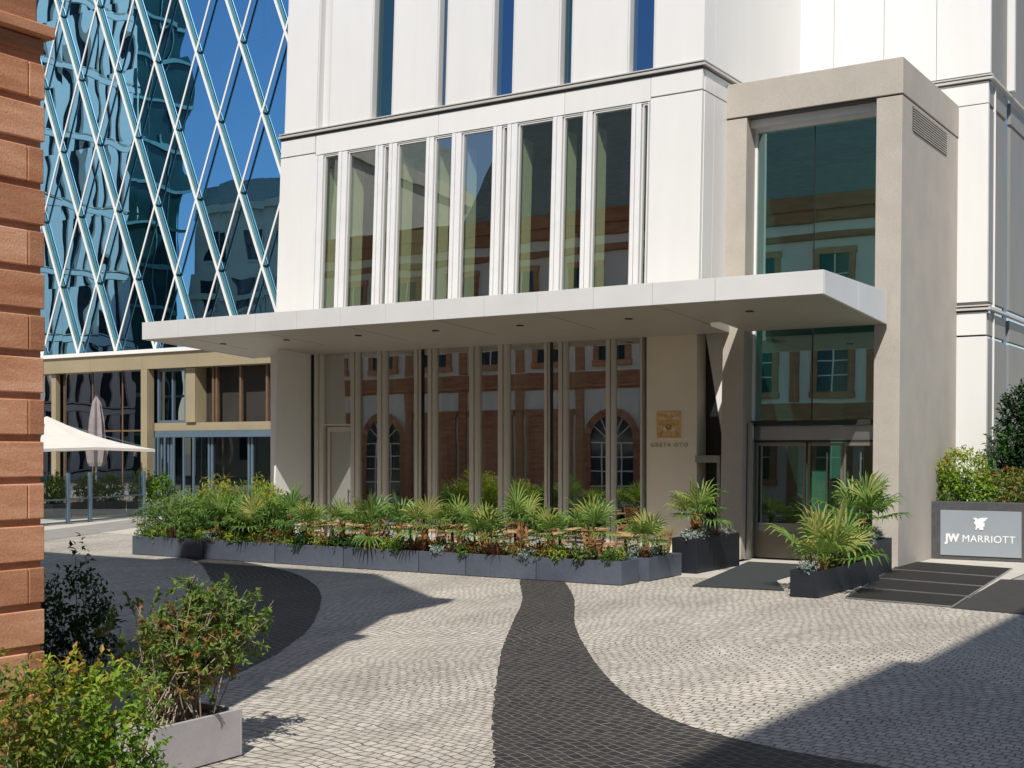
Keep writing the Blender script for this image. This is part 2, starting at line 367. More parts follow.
SR = spline([(-12.25,20.6),(-11.72,19.96),(-10.36,17.9),(-8.87,15.35),(-7.42,13.2),(-6.26,11.65),(-5.39,10.71),(-4.78,10.27),(-3.95,9.91),(-3.18,9.77),(-2.0,9.7),(.5,9.9)])
def strip(name, A, B, z, mat):
    mb = MB()
    n = 150; rj = random.Random(5)
    ja = [rj.uniform(-.012,.012) for _ in range(n)]; jb = [rj.uniform(-.012,.012) for _ in range(n)]
    def samp(L, t):
        f = t*(len(L)-1); i = min(int(f), len(L)-2); k = f-i
        return (L[i][0]*(1-k)+L[i+1][0]*k, L[i][1]*(1-k)+L[i+1][1]*k, z)
    for i in range(n):
        a0, b0, b1, a1 = (Vector(samp(*q)) for q in ((A, i/n), (B, i/n), (B, (i+1)/n), (A, (i+1)/n)))
        u = (b0-a0).normalized(); mb.face([a0+u*ja[i], b0+u*jb[i], b1+u*jb[i], a1+u*ja[i]])
    o = mb.build(name, mat)
    if o.data.polygons[0].normal.z < 0: o.data.flip_normals()
    return tag(o, kind='structure')
strip('dark_cobble_path', SL, SR, .004, M['cobble_dark'])
DL = spline([(-23.2,20.9),(-20.89,19.75),(-18.66,17.95),(-16.32,15.81),(-14.6,13.9),(-13.4,12.2),(-12.7,10.6),(-12.2,8.5)])
DR = spline([(-22.3,21.4),(-20.07,20.27),(-17.44,18.98),(-15.38,17.39),(-13.75,15.7),(-11.9,13.39),(-10.91,11.87),(-10.27,10.69),(-9.6,9.0),(-9.2,7.4)])
strip('dark_cobble_path', DL, DR, .004, M['cobble_dark'])
sheet('terrace_paving', [(-24.0,20.85),(-10.9,20.85),(-10.9,26.6),(-25.0,26.6)], .004, M['granite_light'])
sheet('entrance_paving', [(-11.5,22.2),(-5.2,22.2),(-5.2,40),(-11.5,40)], .004, M['granite_light'])
sheet('far_paving', [(-70,25.0),(-25.2,25.0),(-25.2,38.2),(-70,38.2)], .0, M['granite_light'])
sheet('grey_paving_band', [(-30.6,20.6),(-28.4,21.0),(-33.0,30.5),(-35.2,30.5)], .006, M['granite'])
sheet('side_paving', [(-5.2,26.9),(30,26.9),(30,60),(-5.2,60)], .002, M['granite_light'])
sheet('dark_stone_apron', [(-5.0,20.05),(-3.3,19.7),(-3.3,25.4),(-5.35,25.0)], .008, M['granite_dark'])
# ------------------------------------------------------------------ hotel building
hb = thing('hotel_building', 'white panelled hotel with slit windows, long canopy and beige concrete portal', 'building', (-17, 25, 0))
LW = .045; YW = 25.0
def W(mb): return mb.lean(LW)
def panel(x0, x1, z0, z1, name='wall_panel', mat='white', y=YW, d=.12, g=.006):
    return W(box(x0+g, x1-g, y, y+d, z0+g, z1-g)).build(name, M[mat], hb, bevel=.006)
# solid dark backing behind the panels of the upper storeys
W(box(-23.66, -11.63, YW+.5, YW+.7, 10.1, 24)).build('wall_core', M['joint'], hb)
# left and right end panels
panel(-23.72, -22.52, 5.5, 10.12); panel(-12.80, -11.56, 5.5, 10.12)
panel(-23.72, -22.52, 10.14, 10.60); panel(-12.80, -11.56, 10.14, 10.60)
YF, LF = 26.6, 0.0
def F(mb): return mb.lean(LF)
F(box(-25.17,-23.86,YF,YF+.5,-.02,5.5)).build('wall_panel', M['lilac_wall'], hb, bevel=.01)
F(box(-13.48,-12.22,YF,YF+.5,-.02,5.5)).build('wall_panel', M['beige_wall'], hb, bevel=.01)
F(box(-25.17,-25.05,YF+.502,38,-.02,5.5)).build('wall_panel', M['lilac_wall'], hb)
for a, b in ((-22.5,-18.56),(-18.56,-14.99),(-14.99,-12.80)): panel(a, b, 10.06, 10.60)
# left return of the wing
W(box(-23.72, -23.66, YW+.125, 38, 0, 24)).build('wall_panel', M['white'], hb)
# cornice line between storeys: dark groove, projecting lip
W(MB().box(-23.74,-11.54,YW-.02,YW+.3,10.60,10.64)).build('cornice', M['joint'], hb)
W(MB().box(-23.78,-11.48,YW-.07,YW+.3,10.645,10.70)).build('cornice', M['cornice'], hb, bevel=.008)
W(MB().box(-23.74,-11.54,YW-.01,YW+.3,10.705,10.735)).build('cornice', M['joint'], hb)
W(MB().box(-23.76,-11.50,YW-.05,YW+.3,10.74,10.765)).build('cornice', M['cornice'], hb)
# upper storey panels with slit windows
ZT = 22
for a, b in ((-23.57,-22.51),(-22.06,-20.72),(-19.99,-18.66),(-18.33,-17.05),(-16.40,-15.19),(-14.80,-13.40),(-12.71,-11.54)):
    panel(a, b, 10.77, ZT)
for a, b, g in ((-22.51,-22.06,'fin'),(-20.72,-19.99,'slit_teal'),(-18.66,-18.33,'slit_glass'),(-17.05,-16.40,'slit_glass'),(-15.19,-14.80,'slit_teal'),(-13.40,-12.71,'slit_glass')):
    fr = W(MB().box(a-.0,a+.05,YW+.02,YW+.26,10.77,ZT).box(b-.05,b,YW+.02,YW+.26,10.77,ZT).box(a+.052,b-.052,YW+.1,YW+.26,10.77,10.81)).build('window', M['fin'], hb)
    W(box(a+.052,b-.052,YW+.2,YW+.215,10.812,ZT)).build('pane', M[g], fr)
# first-floor window band: deep white fins, panes set back
def fin(x0, x1, z0, z1, mat, d=.30, slot=False):
    c = x0+(x1-x0)*.36
    f_ = W(MB().box(x0, c-.006, YW-.015, YW+d, z0, z1).box(c+.006, x1-.03, YW+.005, YW+d, z0, z1)).build('mullion', M[mat], hb, bevel=.006)
    W(MB().box(x0+.01, x1-.035, YW+.03, YW+d-.01, z0, z1-.002)).build('groove', M['joint'], f_)
    return f_
def window(x0, x1, z0, z1, gm, fm, back=.085):
    fr = W(MB().box(x0,x0+.035,YW+back-.05,YW+back+.05,z0,z1).box(x1-.035,x1,YW+back-.05,YW+back+.05,z0,z1).box(x0+.037,x1-.037,YW+back-.05,YW+back+.05,z0,z0+.04).box(x0+.037,x1-.037,YW+back-.05,YW+back+.05,z1-.04,z1)).build('window', M[fm], hb)
    W(MB().box(x0+.036,x1-.036,YW+back-.006,YW+back+.006,z0+.041,z1-.041)).build('pane', M[gm], fr)
    return fr
UF = [(-22.52,-22.21),(-21.71,-21.40),(-20.49,-20.24),(-20.06,-19.80),(-18.90,-18.66),(-18.13,-17.84),(-16.93,-16.68),(-16.53,-16.24),(-15.28,-15.02),(-14.48,-14.23),(-13.24,-13.00),(-12.84,-12.78)]
for a, b in UF: fin(a, b, 5.55, 10.05, 'white_trim')
W(box(-22.5,-12.8,YW+.02,YW+.3,10.03,10.055)).build('lintel', M['fin'], hb)
for (a0, a1), (b0, b1) in zip(UF, UF[1:]):
    window(a1+.002, b0-.002, 5.55, 10.03, 'up_glass', 'fin')
    # pale lining of the wall return behind each fin, seen through the glass
    if b0-a1 > .4: W(box(a1-.16, a1-.04, YW+.20, YW+.72, 5.76, 9.75)).build('window_reveal', M['return'], hb)
# ground-floor window band under the canopy
GFN = [(-23.85,-23.60),(-23.52,-23.18),(-22.24,-21.95),(-21.34,-21.02),(-20.12,-19.87),(-19.69,-19.42),(-18.40,-18.09),(-17.54,-17.22),(-16.20,-16.01),(-15.81,-15.56),(-14.51,-14.27),(-13.61,-13.49)]
for a, b in GFN:
    c = a+(b-a)*.42
    f_ = F(MB().box(a, c-.008, YF-.05, YF+.3, 0, 5.4).box(c+.008, b-.06, YF-.015, YF+.3, 0, 5.4)).build('mullion', M['beige_fin'], hb, bevel=.006)
    F(MB().box(a+.01, b-.065, YF+.01, YF+.29, .002, 5.39)).build('groove', M['joint'], f_)
def gwindow(x0, x1, z0, z1, gm, fm, back=.06):
    x0 -= .06
    y = YF+back
    fr = F(MB().box(x0,x0+.035,y-.05,y+.05,z0,z1).box(x1-.035,x1,y-.05,y+.05,z0,z1).box(x0+.037,x1-.037,y-.05,y+.05,z0,z0+.05).box(x0+.037,x1-.037,y-.05,y+.05,z1-.05,z1)).build('window', M[fm], hb)
    F(MB().box(x0+.036,x1-.036,y-.006,y+.006,z0+.051,z1-.051)).build('pane', M[gm], fr)
for i, ((a0, a1), (b0, b1)) in enumerate(zip(GFN, GFN[1:])):
    if i == 1:
        gwindow(a1+.002, b0-.002, 3.05, 5.35, 'gf_glass', 'beige_fin')
        d = F(MB().box(a1+.004,a1+.09,YF+.1,YF+.2,.02,3.03).box(b0-.09,b0-.004,YF+.1,YF+.2,.02,3.03).box(a1+.092,b0-.092,YF+.1,YF+.2,2.9,3.03).box(a1+.092,b0-.092,YF+.1,YF+.2,.02,.16)).build('side_door', M['beige_fin'], hb, bevel=.005)
        F(box(a1+.09,b0-.09,YF+.14,YF+.15,.16,2.9)).build('pane', M['gf_glass'], d)
        F(MB().box(b0-.16,b0-.13,YF+.02,YF+.05,.9,1.35).box(b0-.155,b0-.135,YF+.05,YF+.11,.95,.98).box(b0-.155,b0-.135,YF+.05,YF+.11,1.27,1.30)).build('handle', M['steel'], d)
    else:
        gwindow(a1+.002, b0-.002, .05, 5.35, 'gf_glass', 'dark' if b0-a1 < .25 else 'beige_fin')
        if i in (3, 7, 9):
            F(box(a1-.10, a1-.02, YF+.33, YF+.9, .05, 5.0)).build('window_reveal', M['return'], hb)
# rooms behind the glass
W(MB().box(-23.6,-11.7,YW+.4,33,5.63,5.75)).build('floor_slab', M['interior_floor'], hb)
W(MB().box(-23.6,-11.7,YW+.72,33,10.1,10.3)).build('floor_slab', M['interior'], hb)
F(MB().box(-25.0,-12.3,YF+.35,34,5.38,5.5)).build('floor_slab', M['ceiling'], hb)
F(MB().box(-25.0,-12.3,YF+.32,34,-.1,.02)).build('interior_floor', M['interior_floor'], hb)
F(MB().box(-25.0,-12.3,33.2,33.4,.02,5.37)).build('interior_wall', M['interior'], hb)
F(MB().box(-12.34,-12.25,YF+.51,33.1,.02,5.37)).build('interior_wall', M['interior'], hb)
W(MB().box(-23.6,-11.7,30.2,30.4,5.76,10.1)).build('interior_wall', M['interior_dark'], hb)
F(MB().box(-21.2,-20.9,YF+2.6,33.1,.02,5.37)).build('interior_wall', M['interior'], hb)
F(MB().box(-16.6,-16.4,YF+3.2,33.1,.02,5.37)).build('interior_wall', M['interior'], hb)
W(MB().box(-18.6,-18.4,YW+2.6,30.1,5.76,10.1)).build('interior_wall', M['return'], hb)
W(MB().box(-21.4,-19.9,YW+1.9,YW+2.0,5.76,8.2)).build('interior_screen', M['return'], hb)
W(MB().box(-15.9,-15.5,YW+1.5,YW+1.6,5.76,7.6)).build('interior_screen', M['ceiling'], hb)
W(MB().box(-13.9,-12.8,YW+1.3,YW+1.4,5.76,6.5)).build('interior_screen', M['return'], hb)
def drape(x0, x1, y, z0, z1, amp=.05):
    mb = MB(); n = 40
    for i in range(n):
        xa = x0+(x1-x0)*i/n; xb = x0+(x1-x0)*(i+1)/n
        ya = y+amp*math.sin(i*1.15)+.02*math.sin(i*.5); yb = y+amp*math.sin((i+1)*1.15)+.02*math.sin((i+1)*.5)
        mb.face([(xa,ya,z0),(xb,yb,z0),(xb,yb,z1),(xa,ya,z1)])
    return mb.build('curtain', M['curtain'], hb, smooth=True)
drape(-14.0,-13.65,YF+.75,.05,5.3); drape(-21.9,-21.5,YF+.75,.05,5.3); drape(-18.0,-17.75,YF+.8,.05,5.3)
# east side of the wing
mbS = MB()
for z0, z1 in ((5.5,10.12),(10.15,10.60),(10.77,22)):
    for y0, y1 in ((YW+.125,YW+.62),(YW+.63,31.2)):
        mbS.box(-11.64,-11.555,y0,y1,z0,z1)
W(mbS).build('wall_panel', M['white'], hb)
W(MB().box(-11.70,-11.48,YW+.302,31.0,10.645,10.70).box(-11.70,-11.50,YW+.302,31.0,10.74,10.765)).build('cornice', M['cornice'], hb)
W(MB().box(-11.72,-11.57,YW+.302,31.0,10.60,10.77)).build('cornice', M['joint'], hb)
# entry niche by the portal: shade painted black, sunlight as a white wedge, grey lintel
box(-12.35,-11.585,27.1,27.3,-.02,5.6).build('side_entry', M['niche_shade'], hb)
MB().prism([(-12.25,5.3),(-11.59,5.3),(-11.59,2.0),(-11.75,2.35)],'y',27.06,27.095).build('sunlit_wedge', M['white'], hb)  # white shape stands in for sunlight falling on the niche wall
box(-12.20,-12.15,YF+.52,27.09,-.02,5.5).build('side_entry', M['niche_shade'], hb)
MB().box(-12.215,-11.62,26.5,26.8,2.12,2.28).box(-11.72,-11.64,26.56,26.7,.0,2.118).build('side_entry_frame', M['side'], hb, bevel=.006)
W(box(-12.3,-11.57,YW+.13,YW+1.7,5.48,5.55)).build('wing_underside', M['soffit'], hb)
# ---- right block behind the portal
YR = 31.0; LR = .03; BZ = 11.02
def rp(x0, x1, z0, z1, mat='white', y=YR, d=.12, name='wall_panel'):
    return box(x0+.006, x1-.006, y, y+d, z0+.006, z1-.006).lean(LR).build(name, M[mat], hb, bevel=.006)
for a, b in ((-12.2,-10.69),(-10.69,-9.44),(-9.44,-8.18),(-8.18,-6.93)): rp(a, b, BZ+.18, 24)
for a, b in ((-12.2,-8.18),(-8.18,-6.97)): rp(a, b, 10.5, BZ); rp(a, b, 5.85, 10.49)
rp(-8.4,-6.99,5.08,5.62); rp(-8.4,-6.97,-.02,5.05)
MB().box(-12.2,-6.86,YR-.07,YR+.14,BZ+.03,BZ+.08).box(-12.2,-6.88,YR-.05,YR+.14,BZ+.12,BZ+.15).lean(LR).build('cornice', M['cornice'], hb)
MB().box(-12.2,-6.95,YR+.01,YR+.15,BZ-.002,BZ+.178).lean(LR).build('cornice', M['joint'], hb)
MB().box(-8.4,-6.88,YR-.07,YR+.14,5.66,5.71).box(-8.4,-6.90,YR-.05,YR+.14,5.75,5.78).lean(LR).build('cornice', M['cornice'], hb)
MB().box(-8.4,-6.98,YR+.01,YR+.15,5.61,5.86).lean(LR).build('cornice', M['joint'], hb)
box(-12.2,-7.1,YR+.13,YR+.5,0,24).lean(LR).build('wall_core', M['joint'], hb)
# east flank: cladding strips with shade put into their grey, white fin, blue slit glass
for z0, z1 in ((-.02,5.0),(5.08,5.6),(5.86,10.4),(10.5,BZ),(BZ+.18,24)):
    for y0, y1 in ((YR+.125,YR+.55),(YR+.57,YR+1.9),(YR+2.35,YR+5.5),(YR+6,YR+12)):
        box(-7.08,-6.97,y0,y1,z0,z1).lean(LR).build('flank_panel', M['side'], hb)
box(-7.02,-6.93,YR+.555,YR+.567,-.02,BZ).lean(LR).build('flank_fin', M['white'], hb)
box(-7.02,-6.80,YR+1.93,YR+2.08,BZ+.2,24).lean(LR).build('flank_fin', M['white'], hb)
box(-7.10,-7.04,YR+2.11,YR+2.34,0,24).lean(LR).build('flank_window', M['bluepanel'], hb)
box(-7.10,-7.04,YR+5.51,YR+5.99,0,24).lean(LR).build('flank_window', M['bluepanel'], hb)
for z in (5.66, BZ+.05):
    box(-7.0,-6.87,YR+.145,YR+12,z,z+.06).lean(LR).build('cornice', M['cornice'], hb)
# ---- concrete portal
YP = 26.4; LP = .035
def P(mb): return mb.lean(LP)
po = P(MB().box(-11.58,-11.08,YP,YR+.02,0,9.73).box(-8.20,-7.66,YP,YR+.02,0,9.73)
       .box(-11.08,-8.20,YP+1.0,YR,9.4,9.73)).build('portal', M['concrete'], hb, bevel=.012)
P(MB().box(-11.60,-7.645,YP-.02,YR+.02,9.765,10.52)).build('portal_lintel', M['concrete'], po, bevel=.012)
P(MB().box(-11.56,-7.69,YP+.03,YR,9.72,9.77)).build('shadow_gap', M['joint'], po)
P(MB().box(-11.08,-8.20,YP+.25,YP+.62,9.55,9.73)).build('portal_head', M['white_trim'], po)
# louvre vent on the east face
lv = P(MB().box(-7.70,-7.648,27.15,29.9,9.13,9.66)).build('vent', M['dark'], po)
ml = MB()
for k in range(10): ml.box(-7.655,-7.636,27.17,29.88,9.145+k*.053,9.145+k*.053+.02)
P(ml).build('louver_blade', M['concrete'], po)
# portal glazing above the doors
YG = 26.95
gz = P(MB().box(-11.078,-11.02,YG-.05,YG+.05,3.05,9.55).box(-8.26,-8.202,YG-.05,YG+.05,3.05,9.55).box(-11.02,-8.26,YG-.05,YG+.05,9.49,9.55)).build('portal_window', M['white_trim'], po)
P(box(-9.716,-9.704,YG-.004,YG+.004,3.06,9.48)).build('glass_joint', M['dark'], gz)
P(MB().box(-11.018,-9.722,YG-.006,YG+.006,3.05,9.488).box(-9.698,-8.262,YG-.006,YG+.006,3.05,9.488)).build('pane', M['portal_glass'], gz)
P(MB().box(-11.075,-8.205,YG-.12,YG+.1,2.93,3.04)).build('transom', M['dark'], hb, bevel=.006)
P(MB().box(-11.02,-8.24,YG+.0,YG+.06,2.62,2.925)).build('transom_mirror', M['steel'], hb)
P(MB().box(-11.02,-8.24,YG-.03,YG+.07,2.57,2.615)).build('transom', M['dark'], hb)
# lobby
P(MB().box(-11.0,-8.22,30.6,30.7,0,9.4)).build('lobby_wall', M['return'], hb)
P(MB().box(-11.07,-8.21,YG+.2,30.6,-.05,.012)).build('lobby_floor', M['interior_floor'], hb)
P(MB().box(-11.07,-8.21,YG+.8,30.6,5.3,5.5)).build('lobby_ceiling', M['ceiling'], hb)
P(MB().box(-10.2,-9.9,29.6,29.9,.02,5.2)).build('lobby_column', M['return'], hb)
# doors: sliding leaf left, fixed leaf, gold handled leaf right
def door(x0, x1, y, mat, gm, lab, hx=None, hm='steel'):
    d = P(MB().box(x0,x0+.05,y-.03,y+.03,.03,2.56).box(x1-.05,x1,y-.03,y+.03,.03,2.56).box(x0+.052,x1-.052,y-.03,y+.03,2.49,2.56).box(x0+.052,x1-.052,y-.03,y+.03,.03,.62 if lab else .12)).build('entrance_door', M[mat], hb, bevel=.004)
    P(MB().box(x0+.052,x1-.052,y-.006,y+.006,.62 if lab else .12,2.488)).build('pane', M[gm], d)
    if lab: P(MB().box(x0+.055,x1-.055,y-.036,y-.031,.62,.80)).build('pane_strip', M['steel'], d)
    if hx: P(MB().box(hx-.014,hx+.014,y-.09,y-.06,.75,2.35).box(hx-.02,hx+.02,y-.06,y-.03,.85,.9).box(hx-.02,hx+.02,y-.06,y-.03,2.2,2.25)).build('handle', M[hm], d)
    return d
door(-10.98,-9.83,YG,'bronze','door_glass',True)
door(-9.80,-9.02,YG+.05,'bronze','door_glass',False,-9.35)
door(-8.99,-8.28,YG,'bronze','door_glass',False,-8.60)
P(MB().box(-11.07,-10.99,YG-.02,YG+.08,0,2.57)).build('door_jamb', M['steel'], hb)
P(MB().box(-11.05,-10.95,YG-.32,YG-.22,0,3.0)).build('door_post', M['steel'], hb)
# ---- canopy
cy0 = 22.63
cz = lambda y: 5.24 - (y-cy0)*.062
def wedge(x0, x1, y0, y1):
    mb = MB()
    mb.prism([(y0, cz(y0)), (y1, cz(y1)), (y1, 5.62), (y0, 5.62)], 'x', x0, x1); return mb
cn = MB()
cn.add(wedge(-25.80,-12.152,cy0+.06,26.66)); cn.add(wedge(-12.15,-11.42,cy0+.06,26.56)); cn.add(wedge(-11.418,-11.02,cy0+.06,25.14)); cn.add(wedge(-11.018,-7.96,cy0+.06,26.56))
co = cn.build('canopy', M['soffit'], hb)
fa = MB(); xs = [-25.86]
while xs[-1] < -9.3: xs.append(xs[-1]+1.32)
xs[-1] = -7.9
for a, b in zip(xs, xs[1:]): fa.box(a+.004, b-.004, cy0, cy0+.058, 5.225, 5.66)
for a, b in ((cy0+.06,24.6),(24.6,26.5)):
    fa.prism([(a+.004, cz(a)-.015), (b-.004, cz(b)-.015), (b-.004, 5.66), (a+.004, 5.66)], 'x', -7.958, -7.9)
fa.prism([(cy0+.06, cz(cy0)-.015), (26.66, cz(26.66)-.015), (26.66, 5.66), (cy0+.06, 5.66)], 'x', -25.86, -25.802)
fa.build('fascia', M['canopy'], co, bevel=.004)
for k, x in enumerate((-24.4,-22.2,-19.9,-17.6,-15.3,-12.6,-9.9)):
    MB().tube([(x,24.05,cz(24.05)-.018),(x,24.05,cz(24.05)+.01)], .085, 14).build('downlight', M['dark'], co)
mj = MB()
for x in xs[1:-1:2]:
    mj.prism([(cy0+.1, cz(cy0+.1)-.003), (25.1, cz(25.1)-.003), (25.1, cz(25.1)+.01), (cy0+.1, cz(cy0+.1)+.01)], 'x', x-.006, x+.006)
mj.build('soffit_joint', M['joint'], co)

# ------------------------------------------------------------------ signs
def text(s, size, name, mat, parent, loc, rot=(R(90),0,0), extrude=.006, sp=1.0, bold=0):
    cu = bpy.data.curves.new(name, 'FONT'); cu.body = s; cu.size = size; cu.extrude = extrude; cu.space_character = sp; cu.align_x = 'CENTER'; cu.align_y = 'CENTER'; cu.offset = bold
    to = bpy.data.objects.new(name, cu); COL.objects.link(to)
    dg = bpy.context.evaluated_depsgraph_get(); me = bpy.data.meshes.new_from_object(to.evaluated_get(dg)); bpy.data.objects.remove(to)
    me.materials.clear(); me.materials.append(mat)
    o = bpy.data.objects.new(name, me); COL.objects.link(o)
    if parent: o.parent = parent
    o.location = loc; o.rotation_euler = rot
    return o
ws = thing('restaurant_sign', 'gold square ornament with faint bronze lettering on the beige wall right of the restaurant windows', 'sign', (-12.9, 26.592, 2.4))
# square ornament: mirrored lattice of gold bars, curls and dots
em = MB(); cx, cz0, half = -12.91, 2.965, .30
def eb(u0, v0, u1, v1, wd=.022):
    for sgn in (-1, 1):
        em.bar((cx+sgn*u0, 26.575, cz0+v0), (cx+sgn*u1, 26.575, cz0+v1), wd, .02)
h2 = half-.012
for v in (-h2, h2): eb(0, v, h2+.011, v)
eb(h2, -h2, h2, h2)
for t in (.06, .12, .18, .24): eb(t, h2-.012, t, h2-.085, .014)
eb(.0, .19, h2, .19, .014); eb(.0, .11, .11, .19); eb(.0, .11, .13, -.01); eb(.13, -.01, h2, .11); eb(.07, .02, .20, .13, .014)
eb(.0, -.12, .13, -.01); eb(.05, -.0, .0, .04, .014); eb(.13, -.05, h2, -.11); eb(.0, -.12, .08, -.2, .018); eb(.08, -.2, .2, -.11, .014)
eb(.04, -.2, .04, -.27, .014); eb(.10, -.215, .10, -.27, .014); eb(.0, -.2, .04, -.2, .014)
def ering(u, v, r, wd=.016):
    for sgn in (-1, 1):
        pts = [(cx+sgn*(u+r*math.cos(t*math.pi/6)), 26.575, cz0+v+r*math.sin(t*math.pi/6)) for t in range(13)]
        for p, q in zip(pts, pts[1:]): em.bar(p, q, wd, .02)
ering(.20, .03, .045); ering(.20, -.2, .05); ering(.20, -.2, .02, .012); ering(.0, -.04, .05); ering(.06, .10, .03, .012)
em.v = [(x, y+.012, z) for x, y, z in em.v]
em.build('ornament', M['gold'], ws)
text('GRETA OTO', .135, 'lettering', M['lettering'], ws, (.0, -.002, .11), sp=1.32)
# low hotel sign
hs = thing('hotel_sign', 'low charcoal stone sign with grey blue panel and white winged emblem beside the concrete portal', 'sign', (-6.63, 29, 0))
box(-7.69,-5.55,28.95,29.25,.0,1.27).build('sign_block', M['sign_frame'], hs, bevel=.01)
box(-7.46,-5.77,28.925,28.948,.10,1.085).build('sign_panel', M['sign_panel'], hs, bevel=.004)
def fit(o, wdt):
    o.scale.x = wdt/o.dimensions.x
t1 = text('JW', .235, 'lettering', M['sign_white'], hs, (-.575,-.078,.475), bold=.010); t2 = text('MARRIOTT', .215, 'lettering', M['sign_white'], hs, (.185,-.078,.47), sp=1.05)
bpy.context.view_layer.update(); fit(t1, .32); fit(t2, 1.09)
gr = MB()
G = [(-.155,.115),(-.12,.135),(-.085,.13),(-.06,.10),(-.02,.125),(.05,.135),(.165,.135),(.10,.085),(.115,.08),(.05,.035),(.07,.03),(.09,.01),(.08,-.03),(.095,-.05),(.06,-.06),(.055,-.10),(.075,-.125),(-.02,-.125),(-.03,-.095),(-.06,-.085),(-.075,-.125),(-.115,-.125),(-.10,-.11),(-.095,-.03),(-.135,.02),(-.12,.05),(-.10,.085),(-.13,.095)]
gr.prism([(-6.61+u*1.0, .80+v*1.0) for u, v in G], 'y', 28.912, 28.924)
gr.build('winged_emblem', M['sign_white'], hs)

# ------------------------------------------------------------------ entrance mat, gratings
mt = MB(); mt.prism([(-9.62,20.75),(-8.0,20.95),(-8.75,22.5),(-9.0,25.9),(-10.7,25.9)], 'z', .009, .022)
tag(mt.build('door_mat', M['mat']), 'dark grey green mat laid on the paving before the entrance door', 'mat')
gl = ['nearest to the courtyard, beside the black planter', 'second from the courtyard', 'third from the courtyard', 'nearest to the low hotel sign']
for k in range(4):
    # four strips running from the courtyard edge towards the sign
    def at(t, s):
        a = Vector((-6.76,20.39)).lerp(Vector((-7.95,27.9)), t); b = Vector((-5.01,20.1)).lerp(Vector((-5.62,27.3)), t); q = a.lerp(b, s); return (q.x, q.y)
    t0 = [0,.22,.46,.72][k]+.006; t1 = [.22,.46,.72,1][k]-.006
    o = MB().prism([at(t0,0),at(t0,1),at(t1,1),at(t1,0)], 'z', .006, .018).build('floor_grating', M['grating'])
    tag(o, 'dark metal floor grating, '+gl[k], 'grating', 'floor gratings in front of the hotel sign')
    mb = MB()
    for p, q in ((at(t0,0),at(t0,1)),(at(t1,0),at(t1,1)),(at(t0,0),at(t1,0)),(at(t0,1),at(t1,1))):
        mb.bar((*p,.017),(*q,.017),.03,.016,up=(0,0,1))
    mb.build('frame', M['steel'], o)

# ------------------------------------------------------------------ foliage tools
def rv(rnd): 
    while True:
        v = Vector((rnd.uniform(-1,1), rnd.uniform(-1,1), rnd.uniform(-1,1)))
        if .05 < v.length < 1: return v.normalized()
def leaf(mb, p, d, n, L, wd, rnd, fold=.25):
    """one folded leaf from p along d, face up n"""
    s = d.cross(n)
    if s.length < 1e-4: return
    s.normalize(); n = s.cross(d).normalized()
    a = p; m1 = p + d*L*.42 + s*wd*.5 + n*wd*fold; m2 = p + d*L*.42 - s*wd*.5 + n*wd*fold; t = p + d*L - n*L*.12; c = p+d*L*.45
    i = len(mb.v); mb.v += [tuple(a), tuple(m1), tuple(t), tuple(m2), tuple(c)]
    mb.f += [(i, i+1, i+2, i+4), (i, i+4, i+2, i+3)]; mb.r += [rnd, min(1, rnd+.06)]
def blob_pts(rnd, blobs, n, shell=.55):
    wsum = [b[3]*b[4]*b[5] for b in blobs]
    for _ in range(n):
        b = rnd.choices(blobs, wsum)[0]
        v = rv(rnd); r = shell + (1-shell)*rnd.random()**.6
        if rnd.random() < .10: r *= 1.12
        yield Vector((b[0]+v.x*b[3]*r, b[1]+v.y*b[4]*r, b[2]+v.z*b[5]*r)), v
def shrub(name, label, cat, loc, blobs, nleaf, L, mat, stems=8, twig='twig', seed=1, base=(0,0,0), shade=.5, wd=.5, srad=.012, group=None, cluster=4, up=.5, tint=None, hang=0):
    """bushy plant: stems to clumps, sprays of leaves spread through the volume; parts foliage and stems"""
    rnd = random.Random(seed); t = thing(name, label, cat, loc, group)
    mb = MB(); zmin = min(b[2]-b[5] for b in blobs); zmax = max(b[2]+b[5] for b in blobs)
    sp = MB()
    tips = []
    for p, v in blob_pts(rnd, blobs, nleaf//cluster):
        hgt = (p.z-zmin)/(zmax-zmin+1e-6)
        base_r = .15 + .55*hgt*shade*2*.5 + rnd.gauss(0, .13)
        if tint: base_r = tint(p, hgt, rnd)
        axis = (v*.7 + Vector((0,0,up)) + rv(rnd)*.6).normalized()
        for k in range(cluster):
            d = (axis*.55 + rv(rnd)*.9 + Vector((0,0,-hang))).normalized(); n = (v*.6 + Vector((0,0,.9)) + rv(rnd)*.5).normalized()
            q = p + axis*L*(k*.35) + rv(rnd)*L*.25
            leaf(mb, q, d, n, L*rnd.uniform(.65,1.2), L*wd*rnd.uniform(.75,1.15), max(0, min(1, base_r + rnd.gauss(0,.10))))
        tips.append(p)
    rnd.shuffle(tips)
    for p in tips[:stems]:
        b = Vector(base) + Vector((rnd.uniform(-1,1), rnd.uniform(-1,1), 0))*.12*max(x[3] for x in blobs)
        if len(blobs) > 0:
            b.x += (p.x-base[0])*.35; b.y += (p.y-base[1])*.35
        mid = b.lerp(p, .5) + rv(rnd)*.06*(p-b).length
        sp.tube([b, mid, p], [srad, srad*.7, srad*.25], 5, cap=False)
    mb2 = [(x+loc[0], y+loc[1], z+loc[2]) for x, y, z in mb.v]; mb.v = mb2
    sp.v = [(x+loc[0], y+loc[1], z+loc[2]) for x, y, z in sp.v]
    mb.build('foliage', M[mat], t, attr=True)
    if stems: sp.build('stem', M[twig], t, smooth=True)
    return t
